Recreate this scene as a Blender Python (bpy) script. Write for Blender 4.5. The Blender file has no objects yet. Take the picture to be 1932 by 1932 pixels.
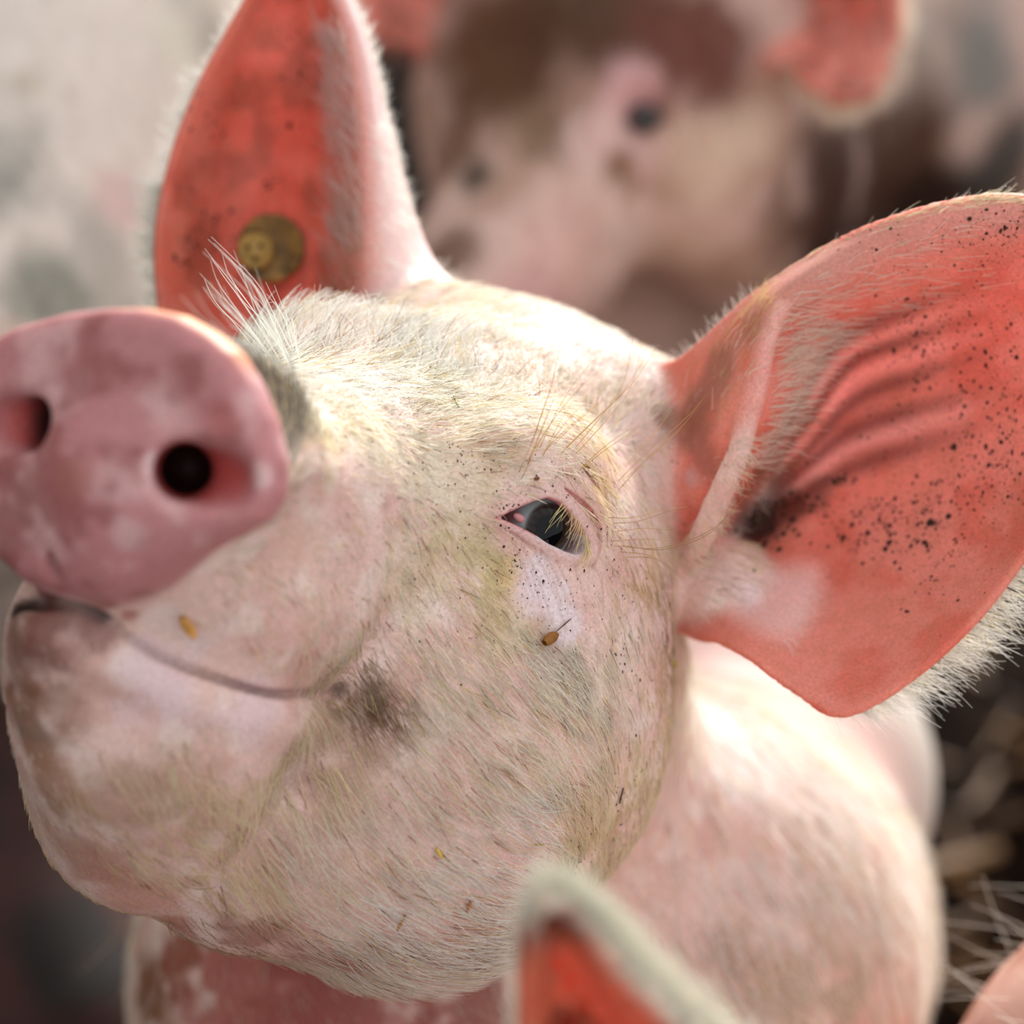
import bpy, math, random, time
import numpy as np
from mathutils import Matrix, Vector
from mathutils.bvhtree import BVHTree
T0 = time.time()
rng = np.random.default_rng(7)
random.seed(7)
SC = bpy.context.scene
COL = SC.collection

# ---------------------------------------------------------------- camera, light, exposure
PITCH = math.radians(28)
ORIGIN = np.array([0.0, 0.0, 0.80])            # point in focus, 0.8 m over the pen floor
RIGHT = np.array([1.0, 0, 0])
UP = np.array([0, math.sin(PITCH), math.cos(PITCH)])
BACK = np.array([0, -math.cos(PITCH), math.sin(PITCH)])
R3 = np.stack([RIGHT, UP, BACK])               # rows: view axes in the world
cam_d = bpy.data.cameras.new('camera')
cam = bpy.data.objects.new('camera', cam_d)
COL.objects.link(cam)
SC.camera = cam
cam_d.sensor_width = 36.0
cam_d.lens = 100.0
cam_d.clip_start = 0.02
Mx = Matrix.Identity(4)
cp = ORIGIN + BACK * 1.0
for i in range(3):
    Mx[i][0], Mx[i][1], Mx[i][2], Mx[i][3] = RIGHT[i], UP[i], BACK[i], cp[i]
cam.matrix_world = Mx
cam_d.dof.use_dof = True
cam_d.dof.focus_distance = 1.0
cam_d.dof.aperture_fstop = 4.2

SC.view_settings.view_transform = 'Standard'
SC.view_settings.look = 'None'
SC.view_settings.gamma = 1.0
SC.view_settings.use_curve_mapping = False
SC.view_settings.exposure = 0.12

world = bpy.data.worlds.new('barn daylight')
SC.world = world
world.use_nodes = True
wn = world.node_tree.nodes
wn['Background'].inputs[0].default_value = (0.95, 0.98, 1.0, 1)
wn['Background'].inputs[1].default_value = 1.0

def view_to_world_dir(v):
    v = np.array(v, float)
    return v @ R3
sun_d = bpy.data.lights.new('sunlight through the open barn side', 'SUN')
sun = bpy.data.objects.new('sunlight', sun_d)
COL.objects.link(sun)
sun_d.energy = 6.0
sun_d.angle = math.radians(9)
sun_d.color = (1.0, 0.97, 0.91)
SUN_DIR = view_to_world_dir((0.26, 0.74, -0.61))
sun.rotation_euler = Vector(SUN_DIR).to_track_quat('Z', 'Y').to_euler()

# ---------------------------------------------------------------- view helpers (cm, along the lens axis)
PX = 36.0 / 1932.0
def P(u, v, z):
    """photo pixel + distance before (+) or behind (-) the focal plane, cm"""
    s = PX * (1 - z / 100.0)
    return np.array([(u - 966) * s, -(v - 966) * s, z], float)
def PP(*pts):
    return np.array([P(*p) for p in pts])
def W(p):
    """view cm -> world m"""
    return ORIGIN + 0.01 * (np.asarray(p, float) @ R3)
def to_px(p):
    p = np.asarray(p, float)
    s = PX * (1 - p[..., 2] / 100.0)
    return np.stack([966 + p[..., 0] / s, 966 - p[..., 1] / s], -1)

# ---------------------------------------------------------------- distance-field sculpting
def smin(a, b, k):
    h = np.maximum(k - np.abs(a - b), 0) / k
    return np.minimum(a, b) - h * h * k * 0.25
def smax(a, b, k):
    return -smin(-a, -b, k)
def ell(p, c, r, rot=None):
    q = p - np.asarray(c, float)
    if rot is not None:
        q = q @ rot.T
    r = np.asarray(r, float)
    k0 = np.sqrt((q / r) ** 2 @ np.ones(3))
    k1 = np.sqrt((q / (r * r)) ** 2 @ np.ones(3))
    return k0 * (k0 - 1) / np.maximum(k1, 1e-6)
def cap(p, a, b, ra, rb=None):
    rb = ra if rb is None else rb
    a = np.asarray(a, float); b = np.asarray(b, float)
    ab = b - a
    t = np.clip(((p - a) @ ab) / (ab @ ab), 0, 1)
    q = p - a - t[:, None] * ab
    return np.sqrt((q * q) @ np.ones(3)) - (ra + (rb - ra) * t)
def poly(p, pts, rad):
    rad = np.broadcast_to(np.asarray(rad, float), (len(pts),))
    d = None
    for i in range(len(pts) - 1):
        e = cap(p, pts[i], pts[i + 1], rad[i], rad[i + 1])
        d = e if d is None else np.minimum(d, e)
    return d
def polygon2(q, pts):
    """signed distance to a closed polygon"""
    n = len(pts)
    d = np.full(len(q), 1e9)
    s = np.ones(len(q))
    for i in range(n):
        j = (i - 1) % n
        e = pts[j] - pts[i]
        w = q - pts[i]
        b = w - e * np.clip((w @ e) / (e @ e), 0, 1)[:, None]
        d = np.minimum(d, (b * b).sum(1))
        c1 = q[:, 1] >= pts[i][1]; c2 = q[:, 1] < pts[j][1]; c3 = e[0] * w[:, 1] > e[1] * w[:, 0]
        flip = (c1 & c2 & c3) | (~c1 & ~c2 & ~c3)
        s[flip] *= -1
    return s * np.sqrt(d)

def surface(fn, lo, hi, h, B=8, refine=1):
    """mesh the zero set of fn inside the box lo..hi with cell size h: only blocks near the surface are sampled"""
    lo = np.asarray(lo, float); hi = np.asarray(hi, float)
    nb = np.ceil((hi - lo) / (h * B)).astype(int)
    n = nb * B + 1
    g = np.stack(np.meshgrid(*[np.arange(k) for k in nb], indexing='ij'), -1).reshape(-1, 3)
    cen = lo + (g + 0.5) * (h * B)
    dc = fn(cen)
    D = np.empty(n, np.float32)
    D[:] = 1e3
    sgn = np.where(dc < 0, -1e3, 1e3).reshape(nb)
    big = np.repeat(np.repeat(np.repeat(sgn, B, 0), B, 1), B, 2)
    D[:-1, :-1, :-1] = big
    act = g[np.abs(dc) < h * B * 0.87 * 1.35]
    loc = np.stack(np.meshgrid(*[np.arange(B + 1)] * 3, indexing='ij'), -1).reshape(-1, 3)
    for i in range(0, len(act), 400):
        idx = (act[i:i + 400, None, :] * B + loc[None]).reshape(-1, 3)
        D[idx[:, 0], idx[:, 1], idx[:, 2]] = fn(lo + idx * h)
    S = D < 0
    cnt = np.zeros(n - 1, np.uint8)
    sl = lambda o, m: slice(o, m - 1 + o)
    corners = [(a, b, c) for a in (0, 1) for b in (0, 1) for c in (0, 1)]
    for a, b, c in corners:
        cnt += S[sl(a, n[0]), sl(b, n[1]), sl(c, n[2])]
    cell = np.argwhere((cnt > 0) & (cnt < 8))
    vid = np.full(n - 1, -1, np.int32)
    vid[cell[:, 0], cell[:, 1], cell[:, 2]] = np.arange(len(cell))
    acc = np.zeros((len(cell), 3)); w = np.zeros(len(cell))
    for ia in range(8):
        for ib in range(ia + 1, 8):
            ca, cb = np.array(corners[ia]), np.array(corners[ib])
            if np.abs(ca - cb).sum() != 1:
                continue
            da = D[tuple((cell + ca).T)].astype(float); db = D[tuple((cell + cb).T)].astype(float)
            x = (da < 0) != (db < 0)
            t = np.where(x, da / np.where(x, da - db, 1), 0)
            acc += np.where(x[:, None], ca + t[:, None] * (cb - ca), 0)
            w += x
    V = lo + (cell + acc / w[:, None]) * h
    quads = []
    for ax in range(3):
        o1, o2 = [(1, 2), (2, 0), (0, 1)][ax]
        m = [slice(1, -1)] * 3
        m[ax] = slice(0, -1)
        a = S[tuple(m)]
        m2 = list(m); m2[ax] = slice(1, None)
        b = S[tuple(m2)]
        e = np.argwhere(a != b)
        base = e.copy()
        for o in (o1, o2):
            base[:, o] += 1
        inside_first = a[tuple(e.T)]
        def vv(d1, d2):
            q = base.copy(); q[:, o1] -= d1; q[:, o2] -= d2
            return vid[tuple(q.T)]
        q = np.stack([vv(1, 1), vv(0, 1), vv(0, 0), vv(1, 0)], 1)
        q[~inside_first] = q[~inside_first][:, ::-1]
        quads.append(q)
    F = np.concatenate(quads)
    for _ in range(refine):
        V = newton(fn, V, h)
    return V, F
def grad(fn, V, e=0.06):
    k = np.array([[1, -1, -1], [-1, -1, 1], [-1, 1, -1], [1, 1, 1]], float)
    G = np.zeros_like(V)
    for q in k:
        G += q * fn(V + q * e)[:, None]
    return G / (4 * e)
def newton(fn, V, h):
    d = fn(V)
    G = grad(fn, V)
    g2 = np.maximum((G * G).sum(1), 0.15)
    step = np.clip(d / g2, -0.6 * h, 0.6 * h)
    return V - step[:, None] * G

def hit(fn, u, v, z0=40.0, z1=-110.0):
    """where the line of sight through a photo pixel first meets fn"""
    z = np.full(len(np.atleast_1d(u)), z0)
    u = np.atleast_1d(np.asarray(u, float)); v = np.atleast_1d(np.asarray(v, float))
    def pt(z):
        s = PX * (1 - z / 100.0)
        return np.stack([(u - 966) * s, -(v - 966) * s, z], 1)
    act = np.arange(len(z))
    for _ in range(70):
        s = PX * (1 - z[act] / 100.0)
        d = fn(np.stack([(u[act] - 966) * s, -(v[act] - 966) * s, z[act]], 1))
        z[act] = np.maximum(z[act] - np.clip(d, -1, 3) * 0.85, z1)
        act = act[(np.abs(d) > 0.003) & (z[act] > z1)]
        if not len(act):
            break
    return pt(z)

def mesh_obj(name, V, F, mat, parent=None, smooth=True):
    me = bpy.data.meshes.new(name)
    V = W(V)
    F = np.asarray(F)
    me.vertices.add(len(V)); me.vertices.foreach_set('co', V.astype(np.float32).ravel())
    k = F.shape[1]
    me.loops.add(F.size); me.loops.foreach_set('vertex_index', F.astype(np.int32).ravel())
    me.polygons.add(len(F))
    me.polygons.foreach_set('loop_start', np.arange(0, F.size, k, dtype=np.int32))
    me.polygons.foreach_set('loop_total', np.full(len(F), k, np.int32))
    me.update(calc_edges=True)
    if smooth:
        me.polygons.foreach_set('use_smooth', np.ones(len(F), bool))
    me.validate()
    if mat is not None:
        me.materials.append(mat)
    o = bpy.data.objects.new(name, me)
    COL.objects.link(o)
    if parent is not None:
        o.parent = parent
    return o
def set_attr(o, name, arr, kind):
    a = o.data.attributes.new(name, kind, 'POINT')
    if kind == 'FLOAT':
        a.data.foreach_set('value', np.asarray(arr, np.float32).ravel())
    elif kind == 'FLOAT_COLOR':
        arr = np.asarray(arr, np.float32)
        if arr.shape[1] == 3:
            arr = np.concatenate([arr, np.ones((len(arr), 1), np.float32)], 1)
        a.data.foreach_set('color', arr.ravel())
    else:
        a.data.foreach_set('vector', np.asarray(arr, np.float32).ravel())
def tag(o, label, cat, group=None, kind=None):
    o['label'] = label; o['category'] = cat
    if group: o['group'] = group
    if kind: o['kind'] = kind
    return o

def catmull(ctrl, nu, nv):
    """interpolating bicubic patch through a net of control points"""
    def one(C, n):
        m = len(C)
        t = np.linspace(0, m - 1, n)
        i = np.minimum(t.astype(int), m - 2); f = (t - i).reshape((-1,) + (1,) * (C.ndim - 1))
        Ce = np.concatenate([[2 * C[0] - C[1]], C, [2 * C[-1] - C[-2]]])
        p0, p1, p2, p3 = Ce[i], Ce[i + 1], Ce[i + 2], Ce[i + 3]
        return 0.5 * (2 * p1 + (p2 - p0) * f + (2 * p0 - 5 * p1 + 4 * p2 - p3) * f ** 2 + (3 * p1 - p0 - 3 * p2 + p3) * f ** 3)
    A = one(np.asarray(ctrl, float), nu)
    return one(A.transpose(1, 0, 2), nv).transpose(1, 0, 2)
def resample(C, n):
    return catmull(np.asarray(C, float)[:, None, :].repeat(2, 1), n, 2)[:, 0]
class Sheet:
    """a curved sheet of varying thickness (an ear)"""
    def __init__(s, net, nu=56, nv=64, half=0.24, edge=0.17, shape=None):
        net = [PP(*row) for row in net]
        G = catmull(np.array(net), nu, nv)
        if shape is not None:
            G = shape(G)
        s.G = G
        s.V = G.reshape(-1, 3)
        ii, jj = np.meshgrid(np.arange(nu - 1), np.arange(nv - 1), indexing='ij')
        a = (ii * nv + jj).ravel()
        s.F = np.stack([a, a + 1, a + nv + 1, a + nv], 1)
        s.T = np.concatenate([s.F[:, [0, 1, 2]], s.F[:, [0, 2, 3]]])
        s.bvh = BVHTree.FromPolygons(s.V.tolist(), s.T.tolist())
        uu, vv = np.meshgrid(np.linspace(0, 1, nu), np.linspace(0, 1, nv), indexing='ij')
        s.uv = np.stack([uu, vv], -1).reshape(-1, 2)
        s.th = half - (half - edge) * np.clip(1 - np.minimum(np.minimum(s.uv[:, 1], 1 - s.uv[:, 1]), 1 - s.uv[:, 0]) / 0.12, 0, 1) ** 2
        s.lo = s.V.min(0); s.hi = s.V.max(0)
    def near(s, p):
        """distance, surface uv, side"""
        d = np.empty(len(p)); k = np.zeros(len(p), int)
        fn = s.bvh.find_nearest
        side = np.empty(len(p))
        loc = np.empty((len(p), 3))
        for i, q in enumerate(p.tolist()):
            l, nrm, idx, dist = fn(q)
            d[i] = dist; k[i] = idx; loc[i] = l
            side[i] = (q[0] - l[0]) * nrm[0] + (q[1] - l[1]) * nrm[1] + (q[2] - l[2]) * nrm[2]
        T = s.T[k]
        A, B_, C_ = s.V[T[:, 0]], s.V[T[:, 1]], s.V[T[:, 2]]
        v0, v1, v2 = B_ - A, C_ - A, loc - A
        d00 = (v0 * v0).sum(1); d01 = (v0 * v1).sum(1); d11 = (v1 * v1).sum(1); d20 = (v2 * v0).sum(1); d21 = (v2 * v1).sum(1)
        den = np.maximum(d00 * d11 - d01 * d01, 1e-12)
        b1 = (d11 * d20 - d01 * d21) / den; b2 = (d00 * d21 - d01 * d20) / den
        w = np.stack([1 - b1 - b2, b1, b2], 1)
        return d, (s.uv[T] * w[:, :, None]).sum(1), (s.th[T] * w).sum(1), side
    def sdf(s, p, m=1.45):
        q = np.maximum(np.maximum(s.lo - p, p - s.hi), 0)
        box = np.sqrt((q * q).sum(1))
        out = box + 0.5 * m
        sel = box < m
        if sel.any():
            d, uv, th, side = s.near(p[sel])
            out[sel] = d - th
        return out

# ---------------------------------------------------------------- the pig: head frame
EYE_L, EYE_R = P(1050, 1000, 0), P(480, 690, -6)
HM = (EYE_L + EYE_R) / 2
SN = P(200, 830, 11)
he = (EYE_L - EYE_R) / np.linalg.norm(EYE_L - EYE_R)
hf = SN - HM; hf -= he * (hf @ he); hf /= np.linalg.norm(hf)
hu = np.cross(hf, he)
HR = np.stack([he, hf, hu])
def H(x, y, z):
    return HM + x * he + y * hf + z * hu

EAR_L = Sheet([
    [(1190, 770, -11), (1300, 1000, -7.5), (1360, 985, -11.5), (1385, 1010, -12), (1320, 1095, -11), (1290, 1175, -10)],
    [(1330, 645, -7.5), (1410, 780, -4.2), (1490, 800, -9), (1500, 930, -10), (1470, 1100, -8), (1410, 1235, -4.5)],
    [(1450, 540, -6.5), (1470, 600, -4.5), (1590, 680, -9), (1600, 870, -9.5), (1570, 1080, -8), (1500, 1300, -4)],
    [(1650, 428, -4.5), (1670, 490, -4), (1730, 640, -7.5), (1745, 830, -8), (1720, 1060, -6.5), (1610, 1342, -3)],
    [(1900, 372, -3.5), (1905, 430, -3.2), (1925, 600, -5.5), (1930, 780, -6), (1900, 980, -5), (1820, 1190, -2.5)],
    [(2080, 440, -3.2), (2085, 480, -3.2), (2090, 580, -4.2), (2085, 700, -4.5), (2060, 820, -4), (2010, 940, -2.5)],
])
EAR_R = Sheet([
    [(320, 720, -14), (440, 700, -17.5), (575, 665, -17), (685, 600, -11.7), (840, 545, -13)],
    [(298, 480, -14), (430, 450, -17.5), (585, 430, -16.5), (690, 410, -11.8), (780, 420, -14.5)],
    [(322, 320, -14), (440, 280, -17), (585, 250, -16), (682, 230, -12.3), (726, 225, -14.5)],
    [(385, 150, -14), (460, 110, -15.5), (580, 70, -15), (655, 60, -12.7), (690, 80, -14)],
    [(520, -90, -13.5), (540, -100, -14), (565, -110, -14), (590, -105, -13.5), (620, -90, -13.5)],
])

# snout disc: its own plane
DC = P(200, 830, 12.5)
dn = np.array([-0.40, -0.06, 0.90]); dn /= np.linalg.norm(dn)
de = np.array([0.93, -0.27, 0.0]); de -= dn * (de @ dn); de /= np.linalg.norm(de)
du = np.cross(dn, de)
DR = np.stack([de, du, dn])
def on_disc(u, v):
    """photo pixel -> disc plane coordinates"""
    a = P(u, v, 0); o = np.array([0, 0, 100.0])
    r = a - o
    t = ((DC - o) @ dn) / (r @ dn)
    q = o + r * t - DC
    return np.array([q @ de, q @ du])
right_half = [(322, 590), (380, 622), (432, 665), (470, 725), (500, 795), (520, 880), (518, 950), (490, 1005), (430, 1040), (350, 1072), (270, 1108), (190, 1140), (130, 1128)]
rh = np.array([on_disc(*q) for q in right_half])
left_half = [on_disc(*q) for q in [(90, 1128), (30, 1116), (-40, 1060), (-100, 950), (-125, 870), (-135, 800), (-115, 710), (-60, 650), (20, 610), (110, 585), (180, 577), (250, 575)]]
DISC = np.concatenate([rh, np.array(left_half)]) + np.array([-0.13, 0.14])
print('disc', DISC.min(0), DISC.max(0))

def head_base(p, M=None, R_=None, k=1.0):
    q = (p - (HM if M is None else M)) @ (HR if R_ is None else R_).T / k
    a = q.copy(); a[:, 0] = np.abs(a[:, 0])
    d = ell(a, (0, -7, -2.4), (7.6, 9, 7.2))
    d = smin(d, ell(a, (4.6, -1.0, 0.2), (2.6, 3.6, 2.6)), 2.0)
    sn = poly(a, [(0, -1, -3), (0, 6, -2.6), (0, 11, -1.9), (0, 15.2, -1.2)], [6.2, 5.0, 4.0, 3.3])
    d = smin(d, sn, 2.5)
    d = smin(d, ell(a, (5.4, -4, -8), (5.4, 7.6, 8.5)), 3.0)
    return d, q, a
SHX, SHY = (hf @ de) / (hf @ dn), (hf @ du) / (hf @ dn)
def disc(p):
    q = (p - DC) @ DR.T
    t = np.maximum(-q[:, 2], 0)
    q2 = np.stack([q[:, 0] + SHX * t * 0.8, q[:, 1] + SHY * t * 0.8], 1)
    pg = polygon2(q2, DISC)
    w = np.stack([np.maximum(pg + 0.95, -30), np.abs(q[:, 2] + 0.9) - 0.2], 1)
    rim = np.minimum(w.max(1), 0) + np.sqrt((np.maximum(w, 0) ** 2).sum(1)) - 0.7
    w = np.stack([np.maximum(pg + 1.85 + 0.22 * t, -30), np.abs(q[:, 2] + 3.6) - 2.6], 1)
    stem = np.minimum(w.max(1), 0) + np.sqrt((np.maximum(w, 0) ** 2).sum(1)) - 0.7
    return rim, stem * 0.92
EAR_ROOT = P(1370, 950, -13.5)
POLL = PP((790, 670, -13), (1000, 752, -11.5), (1215, 826, -10.5))
def body(p):
    d = cap(p, (0.5, -6, -14), (0, -20, -28), 6.5, 9.5)
    d = smin(d, cap(p, (7.4, -20.5, -38), (-2, -24, -38), 13.0), 3)
    d = smin(d, ell(p, (9, -14, -48), (13, 11, 12)), 2)
    d = smin(d, cap(p, (-4, -21, -26.5), (5.6, -20, -27), 13.0, 12.6), 3)
    d = smin(d, cap(p, (-1, -36, -36), (-9, -54, 0), 17.6, 17.0), 4)
    return d
def face0(p):
    d, q, a = head_base(p)
    jaw = poly(p, PP((185, 1225, 6.2), (222, 1272, 5.2), (285, 1330, 4), (300, 1480, 0), (500, 1490, -2), (760, 1500, -4), (930, 1430, -7)), [3.1, 3.8, 4.8, 4.6, 5.9, 7.1, 5.5])
    return smin(d, jaw, 4.0)
def pig0(p):
    d = face0(p)
    d = smin(d, body(p), 1.6)
    rim, stem = disc(p)
    d = smin(d, stem, 2.6)
    d = smin(d, rim, 0.7)
    d = smin(d, ell(p, EAR_ROOT, (3.4, 4.6, 3.6)), 1.5)
    d = smin(d, ell(p, P(1375, 1115, -8.6), (1.7, 2.0, 1.7)), 1.2)
    d = smin(d, poly(p, POLL, [3.0, 3.3, 3.0]), 2.5)
    return d
def normal_at(p):
    g = grad(pig0, p)
    return g / np.linalg.norm(g, axis=1)[:, None]
def on_skin(pts, off=0.0):
    """photo pixels traced on the skin -> points on the sculpt, pushed along the normal by off cm"""
    pts = np.asarray(pts, float)
    h_ = hit(pig0, pts[:, 0], pts[:, 1])
    return h_ + off * normal_at(h_) if off else h_

# traced features, put on the skin
m_front = resample(np.array([(24, 1152), (66, 1142), (112, 1134), (160, 1148), (200, 1170), (234, 1199)], float), 10)
m_front = hit(face0, m_front[:, 0], m_front[:, 1])
m_side = on_skin(resample([(234, 1199), (330, 1250), (480, 1303), (560, 1308), (650, 1296)], 18), 0.05)
c_mouth = np.concatenate([m_front, m_side[1:]])
c_lip = on_skin(resample([(60, 1190), (150, 1230), (240, 1270), (340, 1310), (470, 1350), (580, 1365)], 10), -0.35)
c_pad = on_skin([(420, 1130), (520, 1180), (620, 1190)], -1.1)
c_eye = on_skin([(1042, 1000)])[0]
n_eye = normal_at(c_eye[None])[0]
EYE_C = c_eye - n_eye * 1.30
EYE_RAD = 1.45
OPEN_PX = [(946, 978), (965, 966), (985, 955), (1005, 946), (1030, 940), (1050, 947), (1065, 961), (1083, 984), (1099, 1005), (1109, 1030),
           (1100, 1042), (1085, 1046), (1065, 1040), (1045, 1030), (1020, 1015), (1000, 1003), (975, 990)]
te = np.cross([0, 1.0, 0], n_eye); te /= np.linalg.norm(te)
tu = np.cross(n_eye, te)
def eye_plane(pts):
    o = np.array([0, 0, 100.0]); out = []
    for u, v in pts:
        r = P(u, v, 0) - o
        t = ((c_eye - o) @ n_eye) / (r @ n_eye)
        q = o + r * t - c_eye
        out.append((q @ te, q @ tu))
    return np.array(out)
OPEN = eye_plane(OPEN_PX)
l_up = on_skin(resample([(950, 972), (985, 948), (1030, 932), (1068, 952), (1100, 992), (1116, 1030), (1112, 1050)], 14), -0.02)
l_lo = on_skin(resample([(950, 984), (975, 996), (1020, 1022), (1065, 1047), (1100, 1050)], 10), -0.06)
c_cr1 = on_skin(resample([(962, 946), (1005, 922), (1040, 915), (1072, 930), (1105, 955), (1128, 992), (1133, 1035)], 14), 0.0)
puff = on_skin(resample([(985, 922), (1020, 898), (1055, 890), (1090, 912), (1125, 955), (1143, 1000)], 12), -0.28)
c_cr2 = on_skin(resample([(985, 905), (1010, 888), (1040, 872), (1064, 864), (1099, 888), (1134, 932), (1154, 968), (1158, 1012)], 16), 0.0)
c_side = on_skin(resample([(735, 960), (748, 1020), (742, 1090)], 6), 0.02)
wrk = [on_skin(resample(w_, 8), 0.02) for w_ in (
    [(985, 1030), (1015, 1090), (1035, 1150), (1050, 1200)], [(1005, 1035), (1035, 1090), (1058, 1150), (1070, 1195)], [(995, 1050), (1012, 1110), (1028, 1170)],
    [(1030, 1050), (1055, 1095), (1078, 1140)], [(968, 1020), (990, 1075), (1010, 1130)], [(1110, 1060), (1135, 1090), (1140, 1130)], [(1020, 1040), (1047, 1100), (1062, 1150)],
    [(1050, 1060), (1072, 1100), (1090, 1150)], [(915, 900), (925, 935), (950, 955)], [(900, 915), (915, 950), (945, 972)], [(940, 880), (945, 915), (968, 938)],
    [(1110, 880), (1150, 930), (1172, 990)], [(1000, 870), (1030, 845), (1062, 838)], [(1085, 1070), (1100, 1110), (1108, 1150)], [(960, 1000), (985, 1020), (1010, 1040)])]
c_cheek = on_skin(resample([(1170, 1560), (1110, 1622), (1050, 1660)], 6), 0.3)
c_brow = on_skin([(900, 870), (1000, 830), (1080, 815)], -1.0)

# nostrils on the disc plane
def disc_pt(q, depth=0.0):
    return DC + de * q[0] + du * q[1] + dn * depth
NA, NB = on_disc(352, 888), on_disc(432, 905)
NI = on_disc(300, 895)
NOSTRILS = [(disc_pt(on_disc(352, 888), 0.3), disc_pt(on_disc(432, 905), 0.4), disc_pt(on_disc(262, 892), -3.0), 0.82),
            (disc_pt(on_disc(62, 800), 0.2), disc_pt(on_disc(-14, 796), 0.6), disc_pt(on_disc(96, 806), -3.2), 0.74)]
PHIL = [disc_pt(on_disc(*q), 0.12) for q in [(150, 930), (125, 990), (108, 1050), (105, 1090)]]
RIDGE = [disc_pt(on_disc(*q), -0.25) for q in [(240, 930), (232, 1000), (210, 1060)]]

FOLD = PP((1285, 1085, -8.6), (1320, 1025, -6.6), (1352, 950, -5.2), (1392, 860, -4.2), (1425, 740, -3.9), (1447, 650, -4.1), (1470, 585, -4.3))
def _local(e, s, pts, fn, k, rad, op):
    pts = np.asarray(pts); pad = k + rad
    lo, hi = pts.min(0) - pad, pts.max(0) + pad
    m = ((s > lo) & (s < hi)).all(1)
    if m.any():
        e[m] = op(e[m], fn(s[m]), k)
def add(e, s, pts, fn, k, rad=2.0):
    _local(e, s, pts, fn, k, rad, smin)
def carve(e, s, pts, fn, k, rad=0.5):
    _local(e, s, pts, fn, k, rad, lambda a, b, k: smax(a, -b, k))
def pig(p):
    d = pig0(p)
    m = np.abs(d) < 4.0
    if m.any():
        s = p[m]; e = d[m]
        add(e, s, c_pad, lambda x: poly(x, c_pad, [1.5, 1.9, 1.5]), 1.4)
        add(e, s, c_lip, lambda x: poly(x, c_lip, 0.62), 0.9)
        carve(e, s, c_mouth, lambda x: poly(x, c_mouth, [.06, .14, .2, .22, .22, .2, .18, .15, .12, .10] + [.10] * 17), 0.3)
        carve(e, s, c_side, lambda x: poly(x, c_side, 0.05), 0.6)
        carve(e, s, c_cheek, lambda x: poly(x, c_cheek, 0.35), 0.8)
        add(e, s, c_brow, lambda x: poly(x, c_brow, [0.9, 1.1, 1.0]), 1.8)
        # nose
        add(e, s, RIDGE, lambda x: poly(x, RIDGE, 0.4), 0.7)
        carve(e, s, PHIL, lambda x: poly(x, PHIL, [0.08, 0.16, 0.2, 0.2]), 0.4)
        for A_, B_, I_, r_ in NOSTRILS:
            hole = lambda x: smin(smin(cap(x, A_, I_, r_ * .9, r_), cap(x, B_, A_ * .7 + I_ * .3, r_, r_), 0.5), cap(x, A_, B_, r_, r_ * 1.15), 0.5)
            carve(e, s, np.array([A_, B_, I_]), hole, 0.5, r_ * 1.2)
        # eye
        add(e, s, puff, lambda x: poly(x, puff, [0.3, 0.42, 0.5, 0.5, 0.45, 0.3] * 2), 0.35)
        carve(e, s, c_cr2, lambda x: poly(x, c_cr2, 0.10), 0.16)
        add(e, s, l_up, lambda x: poly(x, l_up, 0.27), 0.3)
        carve(e, s, c_cr1, lambda x: poly(x, c_cr1, 0.07), 0.13)
        add(e, s, l_lo, lambda x: poly(x, l_lo, 0.2), 0.3)
        for w_ in wrk:
            carve(e, s, w_, lambda x: poly(x, w_, 0.035), 0.11)
        q = s - c_eye
        near = (q * q).sum(1) < 9
        if near.any():
            qq = q[near]
            o2 = polygon2(np.stack([qq @ te, qq @ tu], 1), OPEN)
            pr = np.maximum(o2, np.abs(qq @ n_eye) - 1.6)
            e[near] = smax(e[near], -pr, 0.14)
        d = d.copy(); d[m] = e
    for e in (EAR_L, EAR_R):
        d = smin(d, e.sdf(p), 1.0)
    add(d, p, FOLD, lambda x: poly(x, FOLD, [.5, .48, .46, .44, .38, .3, .22]), 0.3)
    return d

# ---------------------------------------------------------------- noise, colour, materials
_lat = rng.random((32, 32, 32))
def noise(p, f):
    q = p * f
    i = np.floor(q).astype(int); t = q - i; t = t * t * (3 - 2 * t)
    r = 0
    for a in (0, 1):
        for b in (0, 1):
            for c in (0, 1):
                w = (t[:, 0] if a else 1 - t[:, 0]) * (t[:, 1] if b else 1 - t[:, 1]) * (t[:, 2] if c else 1 - t[:, 2])
                r = r + w * _lat[(i[:, 0] + a) % 32, (i[:, 1] + b) % 32, (i[:, 2] + c) % 32]
    return r
def fbm(p, f, o=3):
    r, a, n = 0, 1.0, 0
    for k in range(o):
        r = r + a * noise(p + 7.3 * k, f * 2 ** k); n += a; a *= 0.5
    return r / n
def lin(c):
    c = np.asarray(c, float) / 255.0
    return np.where(c <= 0.04045, c / 12.92, ((c + 0.055) / 1.055) ** 2.4)
def sstep(x, a, b):
    t = np.clip((x - a) / (b - a), 0, 1)
    return t * t * (3 - 2 * t)
def mixc(col, c, w):
    w = np.clip(w, 0, 1)[:, None]
    return col * (1 - w) + lin(c) * w
def daub(V, col, fn, spots, nf=1.2, rough=0.6):
    """stains, skin tones and painted-in light or shade on the skin: (u, v, radius px, colour, strength)"""
    hp = hit(fn, [q[0] for q in spots], [q[1] for q in spots])
    n = fbm(V, nf) - 0.5
    for q, c in zip(spots, hp):
        r = q[2] * PX * (1 - c[2] / 100)
        d = np.sqrt(((V - c) ** 2).sum(1)) / r
        w = q[4] * (1 - sstep(d + n * 2 * rough, 0.35, 1.1))
        col = mixc(col, q[3], w)
    return col

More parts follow.
